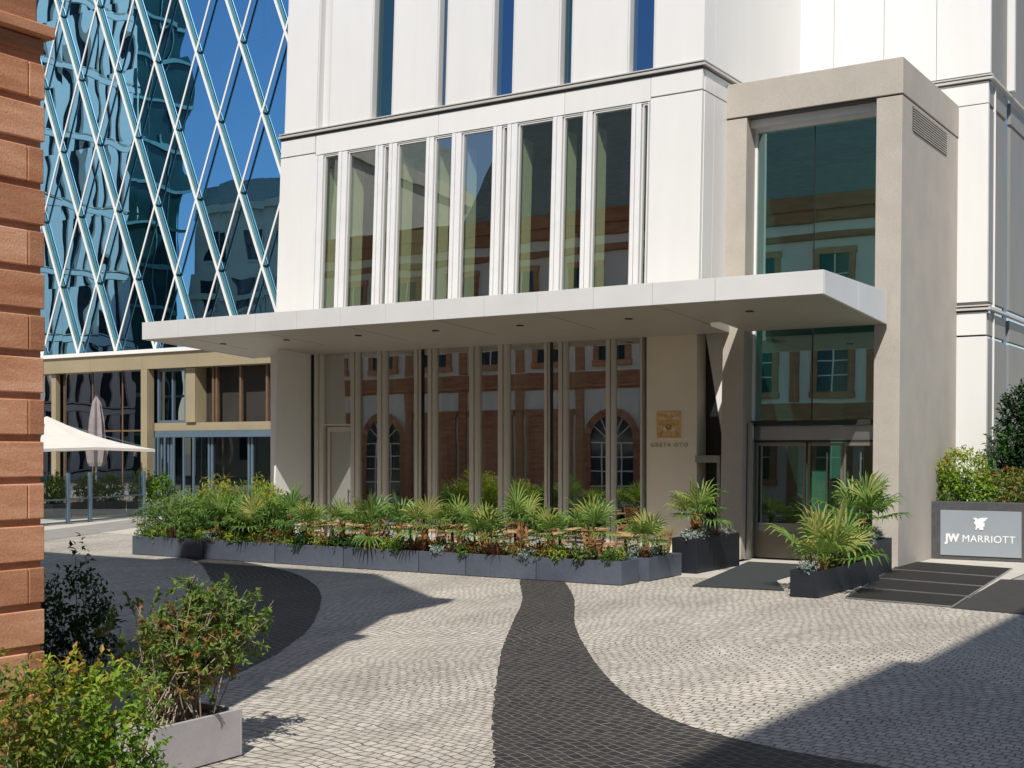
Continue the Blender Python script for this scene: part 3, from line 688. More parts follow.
def fan_leaf(mb, rnd, base, az, el, pet, rad, nb=17, spread=118, droop=.35, tone=.5):
    """fan palm leaf: stalk, then narrow pleated blades in a fan"""
    a = Vector((math.cos(az)*math.cos(el), math.sin(az)*math.cos(el), math.sin(el)))
    side = Vector((-math.sin(az), math.cos(az), 0)); nrm = side.cross(a).normalized() * -1
    if nrm.z < 0: nrm = -nrm
    hub = base + a*pet + Vector((0,0,-.06*pet))
    mb.tube([base, base+a*pet*.5+Vector((0,0,.02)), hub], [.010,.008,.006], 4, cap=False, rnd=tone*.7+.15)
    tilt = rnd.uniform(-.25,.25)
    for k in range(nb):
        th = R(-spread + 2*spread*k/(nb-1)) + rnd.gauss(0,.03)
        d = (a*math.cos(th) + side*math.sin(th)).normalized()
        L = rad*(1-.32*(abs(th)/R(spread))**2)*rnd.uniform(.9,1.06)
        cup = nrm*.18
        d0 = (d + cup).normalized(); s = d.cross(nrm).normalized()
        p0 = hub; p1 = hub + d0*L*.5; dr = droop*rnd.uniform(.6,1.5)
        p2 = p1 + (d0*.85 + Vector((0,0,-dr*.35))).normalized()*L*.28
        p3 = p2 + (d0*.6 + Vector((0,0,-dr))).normalized()*L*.26
        w1 = .034*rad/.42*1.05; w2 = .026*rad/.42
        r = max(0, min(1, tone + rnd.gauss(0,.1)))
        f = nrm*w1*.28
        i = len(mb.v)
        mb.v += [tuple(p0), tuple(p1+s*w1*.5+f), tuple(p1), tuple(p1-s*w1*.5+f), tuple(p2+s*w2*.5+f*.6), tuple(p2), tuple(p2-s*w2*.5+f*.6), tuple(p3)]
        for q in ((0,1,2),(0,2,3),(1,4,5,2),(2,5,6,3),(4,7,5),(5,7,6)):
            mb.f.append(tuple(i+j for j in q)); mb.r.append(min(1, r+(.0 if q[1] in (1,4,7) else .09)))
def palm(seed, trunk, rad, nl=11, pet=.34, trad=.055, tone=.45, el0=-.25, el1=1.25):
    rnd = random.Random(seed); t = thing('fan_palm', 'x', 'palm')
    tr = MB(); n = 9; pts = [(0.02*math.sin(i*.9), 0, trunk*i/(n-1)) for i in range(n)]
    tr.tube(pts, [trad*(1+.16*math.sin(i*2.6)+.1*rnd.random()) for i in range(n)], 9)
    for i in range(26):
        z = trunk*rnd.random(); a = rnd.uniform(0, 6.28)
        p = Vector((math.cos(a)*trad, math.sin(a)*trad, z)); tr.bar(p, p+Vector((math.cos(a)*.035, math.sin(a)*.035, .06)), .03, .012, up=(math.cos(a), math.sin(a), .2))
    tr.build('trunk', M['trunk'], t)
    mb = MB()
    for k in range(nl):
        az = k*2.4 + rnd.uniform(-.3,.3); f = k/(nl-1); el = el0 + (el1-el0)*f + rnd.uniform(-.15,.15)
        fan_leaf(mb, rnd, Vector((0,0,trunk-.03)), az, el, pet*rnd.uniform(.8,1.15), rad*rnd.uniform(.85,1.1), droop=.3+.5*(1-f), tone=tone+.28*f+rnd.gauss(0,.06))
    mb.build('fronds', M['leaf_palm'], t, attr=True)
    return t
def tuft(seed, name, mat, n=46, L=.34, w=.016, lean_=.9, tone=.5, label='x', cat='plant', stem=False):
    """grassy tuft of arching blades"""
    rnd = random.Random(seed); t = thing(name, label, cat); mb = MB()
    for k in range(n):
        az = rnd.uniform(0, 6.28); out_ = rnd.uniform(.15, 1)*lean_; d = Vector((math.cos(az)*out_, math.sin(az)*out_, 1)).normalized()
        l = L*rnd.uniform(.6,1.15); p = Vector((math.cos(az)*.03*rnd.random(), math.sin(az)*.03*rnd.random(), 0)); s = Vector((-math.sin(az), math.cos(az), 0))
        q = [p]; dd = d.copy()
        for i in range(4):
            q.append(q[-1]+dd*l/4); dd = (dd + Vector((math.cos(az)*.22*out_, math.sin(az)*.22*out_, -.32*out_))).normalized()
        r = max(0, min(1, tone+rnd.gauss(0,.22)))
        ws = [w*.8, w, w*.85, w*.55, 0]
        i = len(mb.v)
        for a, ww in zip(q[:-1], ws): mb.v += [tuple(a+s*ww/2), tuple(a-s*ww/2)]
        mb.v.append(tuple(q[-1]))
        for j in range(3): mb.f.append((i+2*j, i+2*j+1, i+2*j+3, i+2*j+2)); mb.r.append(r)
        mb.f.append((i+6, i+7, i+8)); mb.r.append(r)
    mb.build('blade', M[mat], t, attr=True); tag(t.children[0], kind='stuff')
    return t
def smallshrub(seed, mat, r=.17, h=.24, n=260, L=.05, label='x', wd=.55):
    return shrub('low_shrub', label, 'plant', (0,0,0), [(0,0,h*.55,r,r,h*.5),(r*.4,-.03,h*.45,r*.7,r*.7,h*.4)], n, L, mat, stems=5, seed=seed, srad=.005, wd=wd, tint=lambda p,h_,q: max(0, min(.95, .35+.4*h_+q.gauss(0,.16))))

# ------------------------------------------------------------------ planters
def trough(label, x0, x1, y0, y1, h, mat, group=None, seams=(), name='planter_box', wall=.03):
    t = thing(name, label, 'planter', ((x0+x1)/2, (y0+y1)/2, 0), group)
    mb = MB(); 
    mb.box(x0,x1,y0,y0+wall,.01,h).box(x0,x1,y1-wall,y1,.01,h).box(x0,x0+wall,y0+wall,y1-wall,.01,h).box(x1-wall,x1,y0+wall,y1-wall,.01,h)
    mb.build('shell', M[mat], t, bevel=.006)
    box(x0+wall+.002,x1-wall-.002,y0+wall+.002,y1-wall-.002,.02,h-.05).build('soil', M['soil'], t)
    if seams:
        sm = MB()
        for s in seams: sm.box(s-.004,s+.004,y0-.002,y0+.004,.015,h-.012)
        sm.build('seam', M['joint'], t)
    return t
PX = [-23.42,-21.10,-18.99,-17.11,-15.20,-14.08,-12.50,-10.72]
PL = ['leftmost under the dense green planting','with a dark shadow patch on its front','third from the left end of the row',
      'below the restaurant side door','shortest of the front row, below the middle windows','just left of the dark path','at the corner end, where the dark path begins']
for i, (a, b) in enumerate(zip(PX, PX[1:])):
    trough('blue grey metal planter box '+PL[i], a+.012, b-.012, 20.2, 20.88, .43, 'planter', 'blue grey planter boxes along the cafe terrace', seams=[a+(b-a)*.36, a+(b-a)*.7] if b-a > 1.4 else [a+(b-a)*.5])
trough('short blue grey metal planter box next to the tall black planter', -11.42, -10.66, 21.12, 22.52, .43, 'planter', 'blue grey planter boxes along the cafe terrace')
trough('tall black metal planter with a single fan palm left of the entrance', -11.05, -10.52, 22.9, 25.0, .69, 'planter_black', 'black planters at the entrance')
trough('low black metal planter at the courtyard end right of the door mat', -7.62, -7.14, 20.2, 23.45, .44, 'planter_black', 'black planters at the entrance')
trough('black metal planter standing against the right pillar behind the low one', -7.98, -7.47, 23.47, 25.35, .68, 'planter_black', 'black planters at the entrance')

# palms along the terrace
protos = [palm(3, .54, .46), palm(5, .44, .50, nl=12), palm(8, .62, .43, nl=10, tone=.4), palm(13, .48, .46, nl=12, tone=.52)]
prow = [(-20.95,.0,'leftmost, half hidden in dense planting'),(-19.9,0,'second from the left'),(-19.05,.35,'third from the left'),(-18.3,0,'in front of the side door'),(-17.5,.3,'fifth from the left'),(-16.75,0,'sixth from the left'),(-16.05,.3,'just left of the middle windows'),(-15.3,0,'before the middle windows'),(-14.55,.25,'sixth from the corner end'),(-13.85,0,'fifth from the corner end'),(-13.1,.2,'fourth from the corner end'),(-12.4,0,'above the start of the dark path'),(-11.55,.05,'second from the corner end'),(-10.98,1.1,'smallest, below the gold ornament')]
rnd = random.Random(4)
for i, (x, dy, l) in enumerate(prow):
    lab = 'fan palm in the blue grey planter row, '+l
    loc = (x, 20.52+(dy if dy > 1 else dy*.5)+rnd.uniform(-.06,.06), .38); rz = rnd.uniform(0,6.28); s = rnd.uniform(.84,1.08) if dy < 1 else .8
    if i < 4:
        p = protos[i]; p.location = loc; p.rotation_euler = (0,0,rz); p.scale = (s,)*3; p['label'] = lab; p['group'] = 'fan palms along the cafe terrace'
    else:
        dup(protos[i % 4], loc, rz, lab, s, 'fan palms along the cafe terrace')
# entrance palms
p = palm(21, .50, .52, nl=13, pet=.36, trad=.09, tone=.5); p.location = (-10.8, 23.5, .64); tag(p, 'thick trunked fan palm in the tall black planter left of the entrance', 'palm')
p = palm(22, .14, .62, nl=10, pet=.55, trad=.06, tone=.6, el0=.2, el1=1.35); p.location = (-7.4, 21.2, .39); tag(p, 'low spreading fan palm in the low black planter right of the mat', 'palm')
p = palm(27, .16, .52, nl=8, pet=.5, trad=.06, tone=.55, el0=.3, el1=1.3); p.location = (-7.38, 22.3, .39); p.scale = (.9,)*3; tag(p, 'small fan palm at the middle of the low black planter, behind the spreading one', 'palm')
p = palm(24, .45, .60, nl=12, pet=.5, trad=.07, tone=.45, el0=.1, el1=1.3); p.location = (-7.75, 24.3, .63); tag(p, 'large fan palm in the black planter against the right pillar', 'palm')

# understory
U = [tuft(31,'grass_tuft','leaf_red',60,.36,.017,tone=.45), tuft(32,'grass_tuft','leaf_red',48,.28,.02,tone=.6), tuft(33,'grass_tuft','leaf_mid',50,.30,.018,tone=.6),
     smallshrub(41,'leaf_mid'), smallshrub(42,'leaf_bright',.15,.2,240,.05), smallshrub(43,'leaf_silver',.15,.18,260,.055), smallshrub(44,'leaf_autumn',.16,.26,240,.05), smallshrub(46,'leaf_dark',.17,.24,260,.06)]
UL = ['dark red grassy tuft spilling over the rim of a blue grey planter','short bronze grassy tuft at the foot of the palms','green grassy tuft between the palms of the planter row',
      'small mid green shrub under the palms of the planter row','small bright green shrub at the front of a blue grey planter','small silvery shrub under the palms of the planter row','small orange tinged shrub in the planter row','small dark green shrub under the palms of the planter row']
UG = ['dark red tufts in the planters','short bronze tufts in the planters','green tufts in the planters','mid green low shrubs in the planters','bright green low shrubs in the planters','silvery low shrubs in the planters','orange tinged low shrubs in the planters','dark green low shrubs in the planters']
used = set()
def plant(k, x, y, z, s, label=None, group=None):
    loc = (x, y, z); rz = rnd.uniform(0, 6.28)
    if k in used: o = dup(U[k], loc, rz, UL[k], s, UG[k])
    else:
        used.add(k); o = U[k]; o.location = loc; o.rotation_euler = (0,0,rz); o.scale = (s,)*3; o['label'] = UL[k]; o['group'] = UG[k]
    if label: o['label'] = label; o['group'] = group or o['group']
    return o
x = -23.2
while x < -10.85:
    left = x < -19.2
    for row, y in ((0, 20.31), (1, 20.52), (2, 20.72)):
        k = rnd.choices(range(8), [3,2.2,1.2,2.2,2.5,1.4,2.2,2] if not left else [1.6,1,1.2,4,3,.3,3,3])[0]
        plant(k, x+rnd.uniform(-.1,.1), y+rnd.uniform(-.05,.05), .36, rnd.uniform(.85,1.3))
    x += rnd.uniform(.27,.36)
for j in range(9): plant([0,5,1,3,5,0,7,1,4][j], -11.3+.5*rnd.random(), 21.2+.14*j, .36, rnd.uniform(.8,1.1))
BL = {5:'silvery shrub in a black planter beside the entrance',0:'dark red grassy tuft in a black planter beside the entrance',1:'bronze grassy tuft in a black planter beside the entrance',3:'mid green shrub in a black planter beside the entrance',4:'bright green shrub in a black planter beside the entrance',7:'dark green shrub in a black planter beside the entrance'}
for j in range(10):
    k = [5,5,7,5,2,5,1,5,0,5][j]; plant(k if k != 2 else 5, -10.78+rnd.uniform(-.15,.15), 23.0+.2*j, .62, rnd.uniform(.8,1.15), BL[k if k != 2 else 5], UG[k if k != 2 else 5]+' beside the entrance')
for j in range(16):
    k = [5,1,0,3,1,4,0,3,7,1,4,3,0,7,3,1][j]; plant(k, -7.38+rnd.uniform(-.14,.14), 20.33+.195*j, .37, rnd.uniform(.85,1.2), BL[k], UG[k]+' beside the entrance')
for j in range(9):
    k = [5,0,5,5,1,5,0,5,5][j]; plant(k, -7.72+rnd.uniform(-.14,.14), 23.6+.19*j, .62, rnd.uniform(.95,1.3), BL[k], UG[k]+' beside the entrance')
# dense tall planting at the left end of the row
LB = [('tall bright feathery shrub rising highest behind the leftmost planters',-21.9,21.4,1.3),('bright yellow green shrub left of the grey wall end',-20.3,21.5,1.05),('mid green bushy shrub over the leftmost planter box',-22.9,20.65,.85),('leafy green shrub over the seam of the two leftmost boxes',-21.7,20.65,.95),('broad green shrub over the shadow patch planter',-20.7,20.7,.95),('shrub with drooping leaves just left of the first clear palm',-19.7,20.7,.85),('dark green shrub behind the leftmost planter box',-22.7,21.4,.95),('light green shrub in front of the revolving door',-21.1,21.9,1.3)]
for i, (l, x, y, h) in enumerate(LB):
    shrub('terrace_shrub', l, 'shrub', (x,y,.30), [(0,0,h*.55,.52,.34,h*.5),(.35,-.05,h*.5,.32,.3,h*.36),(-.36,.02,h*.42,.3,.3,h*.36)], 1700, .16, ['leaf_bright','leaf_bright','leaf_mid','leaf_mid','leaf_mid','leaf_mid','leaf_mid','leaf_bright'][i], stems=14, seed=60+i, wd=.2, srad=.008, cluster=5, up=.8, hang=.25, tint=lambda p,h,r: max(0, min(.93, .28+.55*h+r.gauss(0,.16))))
    
# ------------------------------------------------------------------ cafe furniture behind the planters
def chair():
    t = thing('cafe_chair', 'x', 'chair')
    box(-.21,.21,-.21,.21,.43,.46).build('seat', M['wood'], t, bevel=.008)
    for sx in (-1,1): MB().bar((sx*.19,.20,.46),(sx*.19,.27,.86),.035,.03).build('back_post', M['wood'], t)
    s = MB()
    for k in range(4): s.bar((-.17,.215+.02*k,.54+.09*k),(.17,.215+.02*k,.54+.09*k),.055,.016)
    s.build('backrest', M['wood'], t)
    for sx in (-1,1):
        for sy in (-1,1): MB().bar((sx*.18,sy*.18,.43),(sx*.2,sy*.2,0),.032,.032).build('leg', M['wood'], t)
    return t
def table():
    t = thing('cafe_table', 'x', 'table')
    box(-.36,.36,-.36,.36,.715,.75).build('table_top', M['tablewood'], t, bevel=.006)
    MB().tube([(0,0,.03),(0,0,.71)], .03, 10).build('column', M['dark'], t)
    MB().box(-.24,.24,-.03,.03,0,.03).box(-.03,.03,-.24,-.031,0,.03).box(-.03,.03,.031,.24,0,.03).build('foot', M['dark'], t)
    return t
ch, tb = chair(), table(); fc = ft = True
spots = [(-18.6,22.0,'before the side door'),(-17.0,22.3,'before the second wide pane'),(-15.6,21.9,'at the middle of the terrace'),(-14.3,22.3,'right of the middle of the terrace'),(-13.0,21.9,'above the dark path'),(-11.9,22.6,'below the gold ornament'),(-19.8,23.0,'at the grey wall end of the terrace'),(-16.2,23.6,'close to the glass in the middle'),(-13.4,23.7,'close to the glass on the right')]
for i, (x, y, l) in enumerate(spots):
    lab = 'square pale wooden cafe table '+l
    if i == 0: o = tb; o.location = (x,y,.004); o['label'] = lab; o['group'] = 'cafe tables on the terrace'
    else: dup(tb, (x,y,.004), rnd.uniform(-.08,.08), lab, None, 'cafe tables on the terrace')
    for k, (dx, rz, sd) in enumerate(((-.62, R(90), 'left'), (.62, R(-90), 'right'))):
        cl = 'wooden cafe chair '+sd+' of the table '+l
        loc = (x+dx, y+rnd.uniform(-.08,.08), .004); rz = rz+rnd.uniform(-.2,.2)
        if i == 0 and k == 0: ch.location = loc; ch.rotation_euler = (0,0,rz); ch['label'] = cl; ch['group'] = 'cafe chairs on the terrace'
        else: dup(ch, loc, rz, cl, None, 'cafe chairs on the terrace')
# set tables inside the restaurant
def cloth_table(x, y, lab):
    t = thing('dining_table', lab, 'table', (x,y,.02))
    mb = MB(); mb.tube([(x,y,.05),(x,y,.70),(x,y,.76)], [.44,.40,.40], 18); mb.build('tablecloth', M['linen'], t, smooth=False)
    MB().tube([(x,y,.76),(x+.01,y,.9),(x-.01,y,1.1)], [.03,.05,.02], 10).build('vase', M['linen'], t)
cloth_table(-19.0, 28.7, 'white clothed dining table seen through the pane right of the double mullion')
cloth_table(-17.7, 28.5, 'white clothed dining table seen through the middle pane')
cloth_table(-16.2, 28.4, 'white clothed dining table seen left of the right double mullion')

# ------------------------------------------------------------------ shrubs by the sign
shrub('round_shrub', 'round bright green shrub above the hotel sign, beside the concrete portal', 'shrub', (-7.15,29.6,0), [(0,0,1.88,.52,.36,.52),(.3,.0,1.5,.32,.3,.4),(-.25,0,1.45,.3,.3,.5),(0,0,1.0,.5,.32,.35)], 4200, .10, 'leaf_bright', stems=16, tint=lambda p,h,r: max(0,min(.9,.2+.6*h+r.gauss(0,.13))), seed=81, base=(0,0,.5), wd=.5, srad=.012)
shrub('climbing_shrub', 'tall dark green shrub against the hotel flank at the right edge', 'shrub', (-6.1,31.0,0), [(0,0,2.6,.55,.5,1.3),(.45,.2,3.0,.6,.5,1.2),(-.45,-.1,2.2,.3,.3,.75),(.1,0,1.6,.6,.5,.8)], 8500, .135, 'leaf_dark', stems=16, twig='twig_dark', seed=82, wd=.5, srad=.018, tint=lambda p,h,r: min(1, max(0, .12+ (.55 if p.x < -.2 and p.z < 2.8 else 0)+r.gauss(0,.15))))
shrub('copper_shrub', 'yellow and copper leaved shrub behind the right half of the sign', 'shrub', (-6.25,30.0,0), [(0,0,1.55,.55,.35,.42),(.5,0,1.5,.4,.35,.4),(-.35,0,1.35,.25,.3,.35)], 2600, .085, 'leaf_autumn', stems=14, seed=83, base=(0,0,.5), wd=.5)

# ------------------------------------------------------------------ foreground left: planter with dry bush, hedges
trough('pale grey planter box under the dry twiggy bush in the left foreground', -7.98, -7.26, 6.46, 7.36, .375, 'planter_pale', name='planter_box')
rb = random.Random(9)
bt = thing('dry_bush', 'straggly bush with thin bare twigs and browning leaves in the pale planter', 'shrub', (-7.6,6.95,.33))
sp, lf = MB(), MB()
for k in range(78):
    a = rb.uniform(0,6.28); o = min(.55, abs(rb.gauss(0,.36))); tip = Vector((-7.60+math.cos(a)*o*.8-.05, 7.2+math.sin(a)*o*1.45, .33+rb.uniform(.55,1.14)*(1-.4*o)))
    b = Vector((-7.6+rb.gauss(0,.10), 6.95+rb.gauss(0,.18), .32)); mid = b.lerp(tip,.5)+rv(rb)*.05
    sp.tube([b, mid, tip], [.0065,.005,.0018], 5, cap=False)
    for j in range(7):
        t = rb.uniform(.35,1); q = (b.lerp(mid,t*2) if t < .5 else mid.lerp(tip,(t-.5)*2)); d = ((tip-b).normalized()*.7+rv(rb)).normalized(); l = rb.uniform(.08,.24)
        e = q+d*l; sp.tube([q, q.lerp(e,.5)+rv(rb)*.012, e], [.004,.003,.0012], 4, cap=False)
        green = rb.random() < .58 + .5*max(0, (q.z-.8)/.6) + (.3 if q.y > 7.4 else 0)
        for m in range(22 if t > .5 else 9):
            pp = q.lerp(e, rb.uniform(.2,1.05)); dd = (d*.5+rv(rb)+Vector((0,0,-.15))).normalized()
            leaf(lf, pp, dd, (rv(rb)+Vector((0,0,1))).normalized(), rb.uniform(.035,.072), rb.uniform(.018,.032), max(0,min(1, (rb.gauss(.22,.13) if green else rb.gauss(.54,.2)))))
sp.build('stem', M['twig'], bt, smooth=True); tag(bt.children[0]); lf.build('foliage', M['leaf_autumn'], bt, attr=True)
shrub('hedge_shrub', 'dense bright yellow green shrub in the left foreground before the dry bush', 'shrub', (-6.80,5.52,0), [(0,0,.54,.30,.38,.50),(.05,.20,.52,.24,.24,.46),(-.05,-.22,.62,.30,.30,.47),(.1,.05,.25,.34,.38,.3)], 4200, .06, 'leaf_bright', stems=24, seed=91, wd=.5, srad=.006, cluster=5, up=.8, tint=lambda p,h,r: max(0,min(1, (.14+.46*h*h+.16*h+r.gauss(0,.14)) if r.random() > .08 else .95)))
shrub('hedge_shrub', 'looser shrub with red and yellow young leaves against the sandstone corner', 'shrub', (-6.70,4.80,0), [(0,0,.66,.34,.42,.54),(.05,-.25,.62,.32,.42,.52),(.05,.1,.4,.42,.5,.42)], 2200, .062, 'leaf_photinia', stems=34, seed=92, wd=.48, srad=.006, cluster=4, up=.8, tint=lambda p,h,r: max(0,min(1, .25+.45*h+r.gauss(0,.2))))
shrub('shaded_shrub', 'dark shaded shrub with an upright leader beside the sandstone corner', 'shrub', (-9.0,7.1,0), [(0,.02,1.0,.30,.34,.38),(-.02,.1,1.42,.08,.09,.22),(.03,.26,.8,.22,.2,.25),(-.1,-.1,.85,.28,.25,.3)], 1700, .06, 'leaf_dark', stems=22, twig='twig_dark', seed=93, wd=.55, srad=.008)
trough('shaded pale planter box behind the sandstone corner', -9.4, -8.6, 6.6, 7.6, .4, 'planter_pale')

# ------------------------------------------------------------------ red sandstone palace (left foreground; its north front is mirrored in the hotel glass)
pal = thing('sandstone_palace', 'old palace with rusticated red sandstone corner at the left edge', 'building', (-9, 0, 0))
XP, YN = -7.2, 5.48
wl = MB(); wl.box(-46,XP-.05,-14,YN-.05,-.02,13.9); wl.build('wall', M['plaster'], pal)
cs, gp = .2755, .045
rs = MB(); z = .02; k = 0; rr = random.Random(2)
while z < 4.95:
    e = rr.uniform(-.004,.004)
    # quoin block, then long blocks along the flank; shallow return on the north front
    q = .125 if k % 2 else .62
    y = YN+e
    L = [q]; 
    while sum(L) < 12: L.append(rr.uniform(.9,1.5))
    for i, l in enumerate(L):
        rs.box(XP-.30, XP+e+rr.uniform(-.002,.002), y-l+.004, y-(.0 if i == 0 else .002), z, z+cs-gp); y -= l
    q = .62 if k % 2 else .35
    x = XP-.302; rs.box(x-q+.005, x, YN-.2, YN+e, z, z+cs-gp); x -= q
    rs.box(x-.5, x-.003, YN-.2, YN+e, z, z+cs-gp)
    z += cs; k += 1
rs.build('rusticated_block', M['sandstone'], pal, bevel=.007); pal.children[-1]['kind'] = 'stuff'
MB().box(-8.4,XP-.022,-8,YN-.014,0,5.1).build('joint_bed', M['sandstone_dark'], pal)
# string courses and cornice
for z0, z1, e, mm in ((5.00,5.10,.0,'sandstone_dark'),(5.105,5.19,.05,'sandstone'),(5.195,5.75,-.03,'sandstone_dark'),(9.0,9.35,.10,'sandstone'),(12.2,12.45,.14,'sandstone_dark'),(12.455,12.85,.12,'plaster'),(12.855,13.3,.30,'sandstone_dark'),(13.305,13.9,.40,'sandstone_dark')):
    MB().box(-46.0-e,XP+e,-14,YN+e,z0,z1).build('string_course', M[mm], pal, bevel=.012)
MB().box(-8.4,XP-.0,-14,YN-.0,5.752,8.9).build('upper_corner', M['sandstone'], pal)
# mansard roof
rf = MB()
def hip(x0,x1,y0,y1,z0,ins,z1):
    a=[(x0,y0,z0),(x1,y0,z0),(x1,y1,z0),(x0,y1,z0)]; b=[(x0+ins,y0+ins,z1),(x1-ins,y0+ins,z1),(x1-ins,y1-ins,z1),(x0+ins,y1-ins,z1)]
    rf.face(b); 
    for i in range(4): j=(i+1)%4; rf.face([a[i],a[j],b[j],b[i]])
hip(-32.0,XP+.2,-13.9,YN+.2,13.9,1.5,19.3)
rf.build('roof', M['slate'], pal)
MB().box(-14.1,-13.4,3.3,4.0,16,20.5).box(-14.18,-13.32,3.22,4.08,20.5,20.65).build('chimney', M['sandstone_dark'], pal)
# north front: pilasters, arched windows below, framed windows above
for k in range(12):
    xc = -10.6-3.05*k
    MB().box(xc-1.72,xc-1.33,YN-.06,YN+.07,0,5.0).box(xc-1.72,xc-1.33,YN-.06,YN+.05,5.8,9.0).build('pilaster', M['sandstone_dark'], pal)
    if k in (1, 2, 3):
        z0, z1 = 2.75, 4.6
        wn = MB().box(xc-.85,xc-.6,YN-.06,YN+.07,z0,z1).box(xc+.6,xc+.85,YN-.06,YN+.07,z0,z1).box(xc-.85,xc+.85,YN-.06,YN+.09,z1+.002,z1+.3).box(xc-.9,xc+.9,YN-.06,YN+.10,z0-.25,z0-.002).build('framed_window', M['sandstone_dark'], pal)
        MB().box(xc-.6,xc+.6,YN-.06,YN+.004,z0,z1).build('pane', M['winglass_dark'], wn)
        MB().box(xc-.03,xc+.03,YN+.005,YN+.03,z0,z1).box(xc-.6,xc+.6,YN+.006,YN+.028,z0+.85,z0+.9).build('glazing_bar', M['plaster'], wn)
    elif k not in (0, 5, 9):
        MB().box(xc-1.15,xc+1.15,YN-.06,YN+.06,.02,3.9).box(xc-1.25,xc+1.25,YN-.06,YN+.11,3.902,4.15).box(xc-.7,xc+.7,YN+.061,YN+.10,.6,3.3).build('wall_panel', M['sandstone_dark'], pal)
    else:
        sr = MB(); R0, R1 = 1.0, 1.32; pts = []
        n = 14
        for i in range(n):
            a0 = math.pi*i/n; a1 = math.pi*(i+1)/n
            sr.face([(xc+R0*math.cos(a0),YN+.05,2.85+R0*math.sin(a0)),(xc+R1*math.cos(a0),YN+.05,2.85+R1*math.sin(a0)),(xc+R1*math.cos(a1),YN+.05,2.85+R1*math.sin(a1)),(xc+R0*math.cos(a1),YN+.05,2.85+R0*math.sin(a1))])
        sr.box(xc-R1,xc-R0,YN-.06,YN+.05,0,2.85).box(xc+R0,xc+R1,YN-.06,YN+.05,0,2.85)
        wn = sr.build('arched_window', M['sandstone_dark'], pal)
        gl_ = MB(); poly = [(xc-R0,.3),(xc+R0,.3)]+[(xc+R0*math.cos(math.pi*i/n),2.85+R0*math.sin(math.pi*i/n)) for i in range(n+1)]
        gl_.prism(poly,'y',YN-.04,YN+.004); gl_.build('pane', M['winglass_dark'], wn)
        br = MB()
        for d in (-.45,0,.45): br.box(xc+d-.03,xc+d+.03,YN+.005,YN+.03,.3,2.7)
        for zz in (.9,1.5,2.1,2.7): br.box(xc-R0,xc+R0,YN+.006,YN+.028,zz-.025,zz+.025)
        for a in (.6,1.05,1.57,2.1,2.55): br.bar((xc,YN+.017,2.72),(xc+R0*math.cos(a),YN+.017,2.85+R0*math.sin(a)),.04,.02)
        br.build('glazing_bar', M['plaster'], wn)
    s2 = MB().box(xc-.85,xc-.6,YN-.06,YN+.07,6.2,8.5).box(xc+.6,xc+.85,YN-.06,YN+.07,6.2,8.5).box(xc-.85,xc+.85,YN-.06,YN+.09,8.502,8.8).box(xc-.9,xc+.9,YN-.06,YN+.10,5.95,6.198)
    w2 = s2.build('framed_window', M['sandstone_dark'], pal)
    MB().box(xc-.6,xc+.6,YN-.06,YN+.004,6.2,8.5).build('pane', M['winglass_dark'], w2)
    b2 = MB().box(xc-.03,xc+.03,YN+.005,YN+.03,6.2,8.5)
    for zz in (6.8,7.4,7.95): b2.box(xc-.6,xc+.6,YN+.006,YN+.028,zz-.022,zz+.022)
    b2.build('glazing_bar', M['plaster'], w2)
    s3 = MB().box(xc-.8,xc-.58,YN-.06,YN+.07,9.95,11.6).box(xc+.58,xc+.8,YN-.06,YN+.07,9.95,11.6).box(xc-.85,xc+.85,YN-.06,YN+.09,11.602,11.85).box(xc-.85,xc+.85,YN-.06,YN+.10,9.7,9.948)
    w3 = s3.build('framed_window', M['sandstone_dark'], pal)
    MB().box(xc-.58,xc+.58,YN-.06,YN+.004,9.95,11.6).build('pane', M['winglass_dark'], w3)
    MB().box(xc-.03,xc+.03,YN+.005,YN+.03,9.95,11.6).box(xc-.58,xc+.58,YN+.006,YN+.028,10.75,10.8).build('glazing_bar', M['plaster'], w3)

# ------------------------------------------------------------------ buildings behind the viewer: the right-hand house whose shadow falls on the court, and those mirrored in the tower
hs_ = thing('corner_house', 'stone corner house outside the right edge whose shadow falls on the cobbles', 'building', (9, 0, 0))
MB().box(3.6,16,-12,7.0,-.02,19.6).build('wall', M['stone'], hs_)
MB().box(3.25,16.2,-12.2,-1.3,19.6,20.1).box(3.45,16.2,-1.298,7.2,19.6,20.0).build('cornice', M['sandstone_dark'], hs_)
MB().prism([(4.2,20.1),(16,20.1),(13,23),(7.5,23)],'y',-12,7).build('roof', M['slate'], hs_)
for f_ in range(5):
    for k in range(5):
        wn = MB().box(3.57,3.66,-10+3.4*k,-8.7+3.4*k,1.2+3.8*f_,3.6+3.8*f_).build('window', M['sandstone_dark'], hs_)
        MB().box(3.55,3.569,-9.9+3.4*k,-8.8+3.4*k,1.3+3.8*f_,3.5+3.8*f_).build('pane', M['winglass_dark'], wn)
wt = thing('striped_tower', 'pale office tower with vertical window stripes, seen mirrored in the glass tower', 'building', (-100, 14, 0))
MB().box(-112,-88.35,-.2,34,0,64).build('wall', M['winglass_dark'], wt)
sb = MB(); rt = random.Random(3); cols = []; y = -.2
while y < 33.6:
    wd = rt.uniform(.7,1.15); cols.append((y, wd)); y += wd+rt.uniform(.45,.8)
for fl in range(12):
    z0 = 5.6*fl
    sb.box(-88.34,-88.02,-.2,34,z0,z0+.5); sb.box(-88.34,-88.2,-.2,34,z0+.62,z0+.7)
    for k, (y, wd) in enumerate(cols): sb.box(-88.33,-88.04,y+.12*(fl%2),min(y+wd+.12*(fl%2),34),z0+.701,z0+5.55)
sb.build('facade_panel', M['white_tower'], wt); tag(wt.children[-1], kind='stuff')
gb = thing('dark_glass_block', 'dark green glazed block joined to the striped tower, seen only mirrored', 'building', (-96, -3, 0))
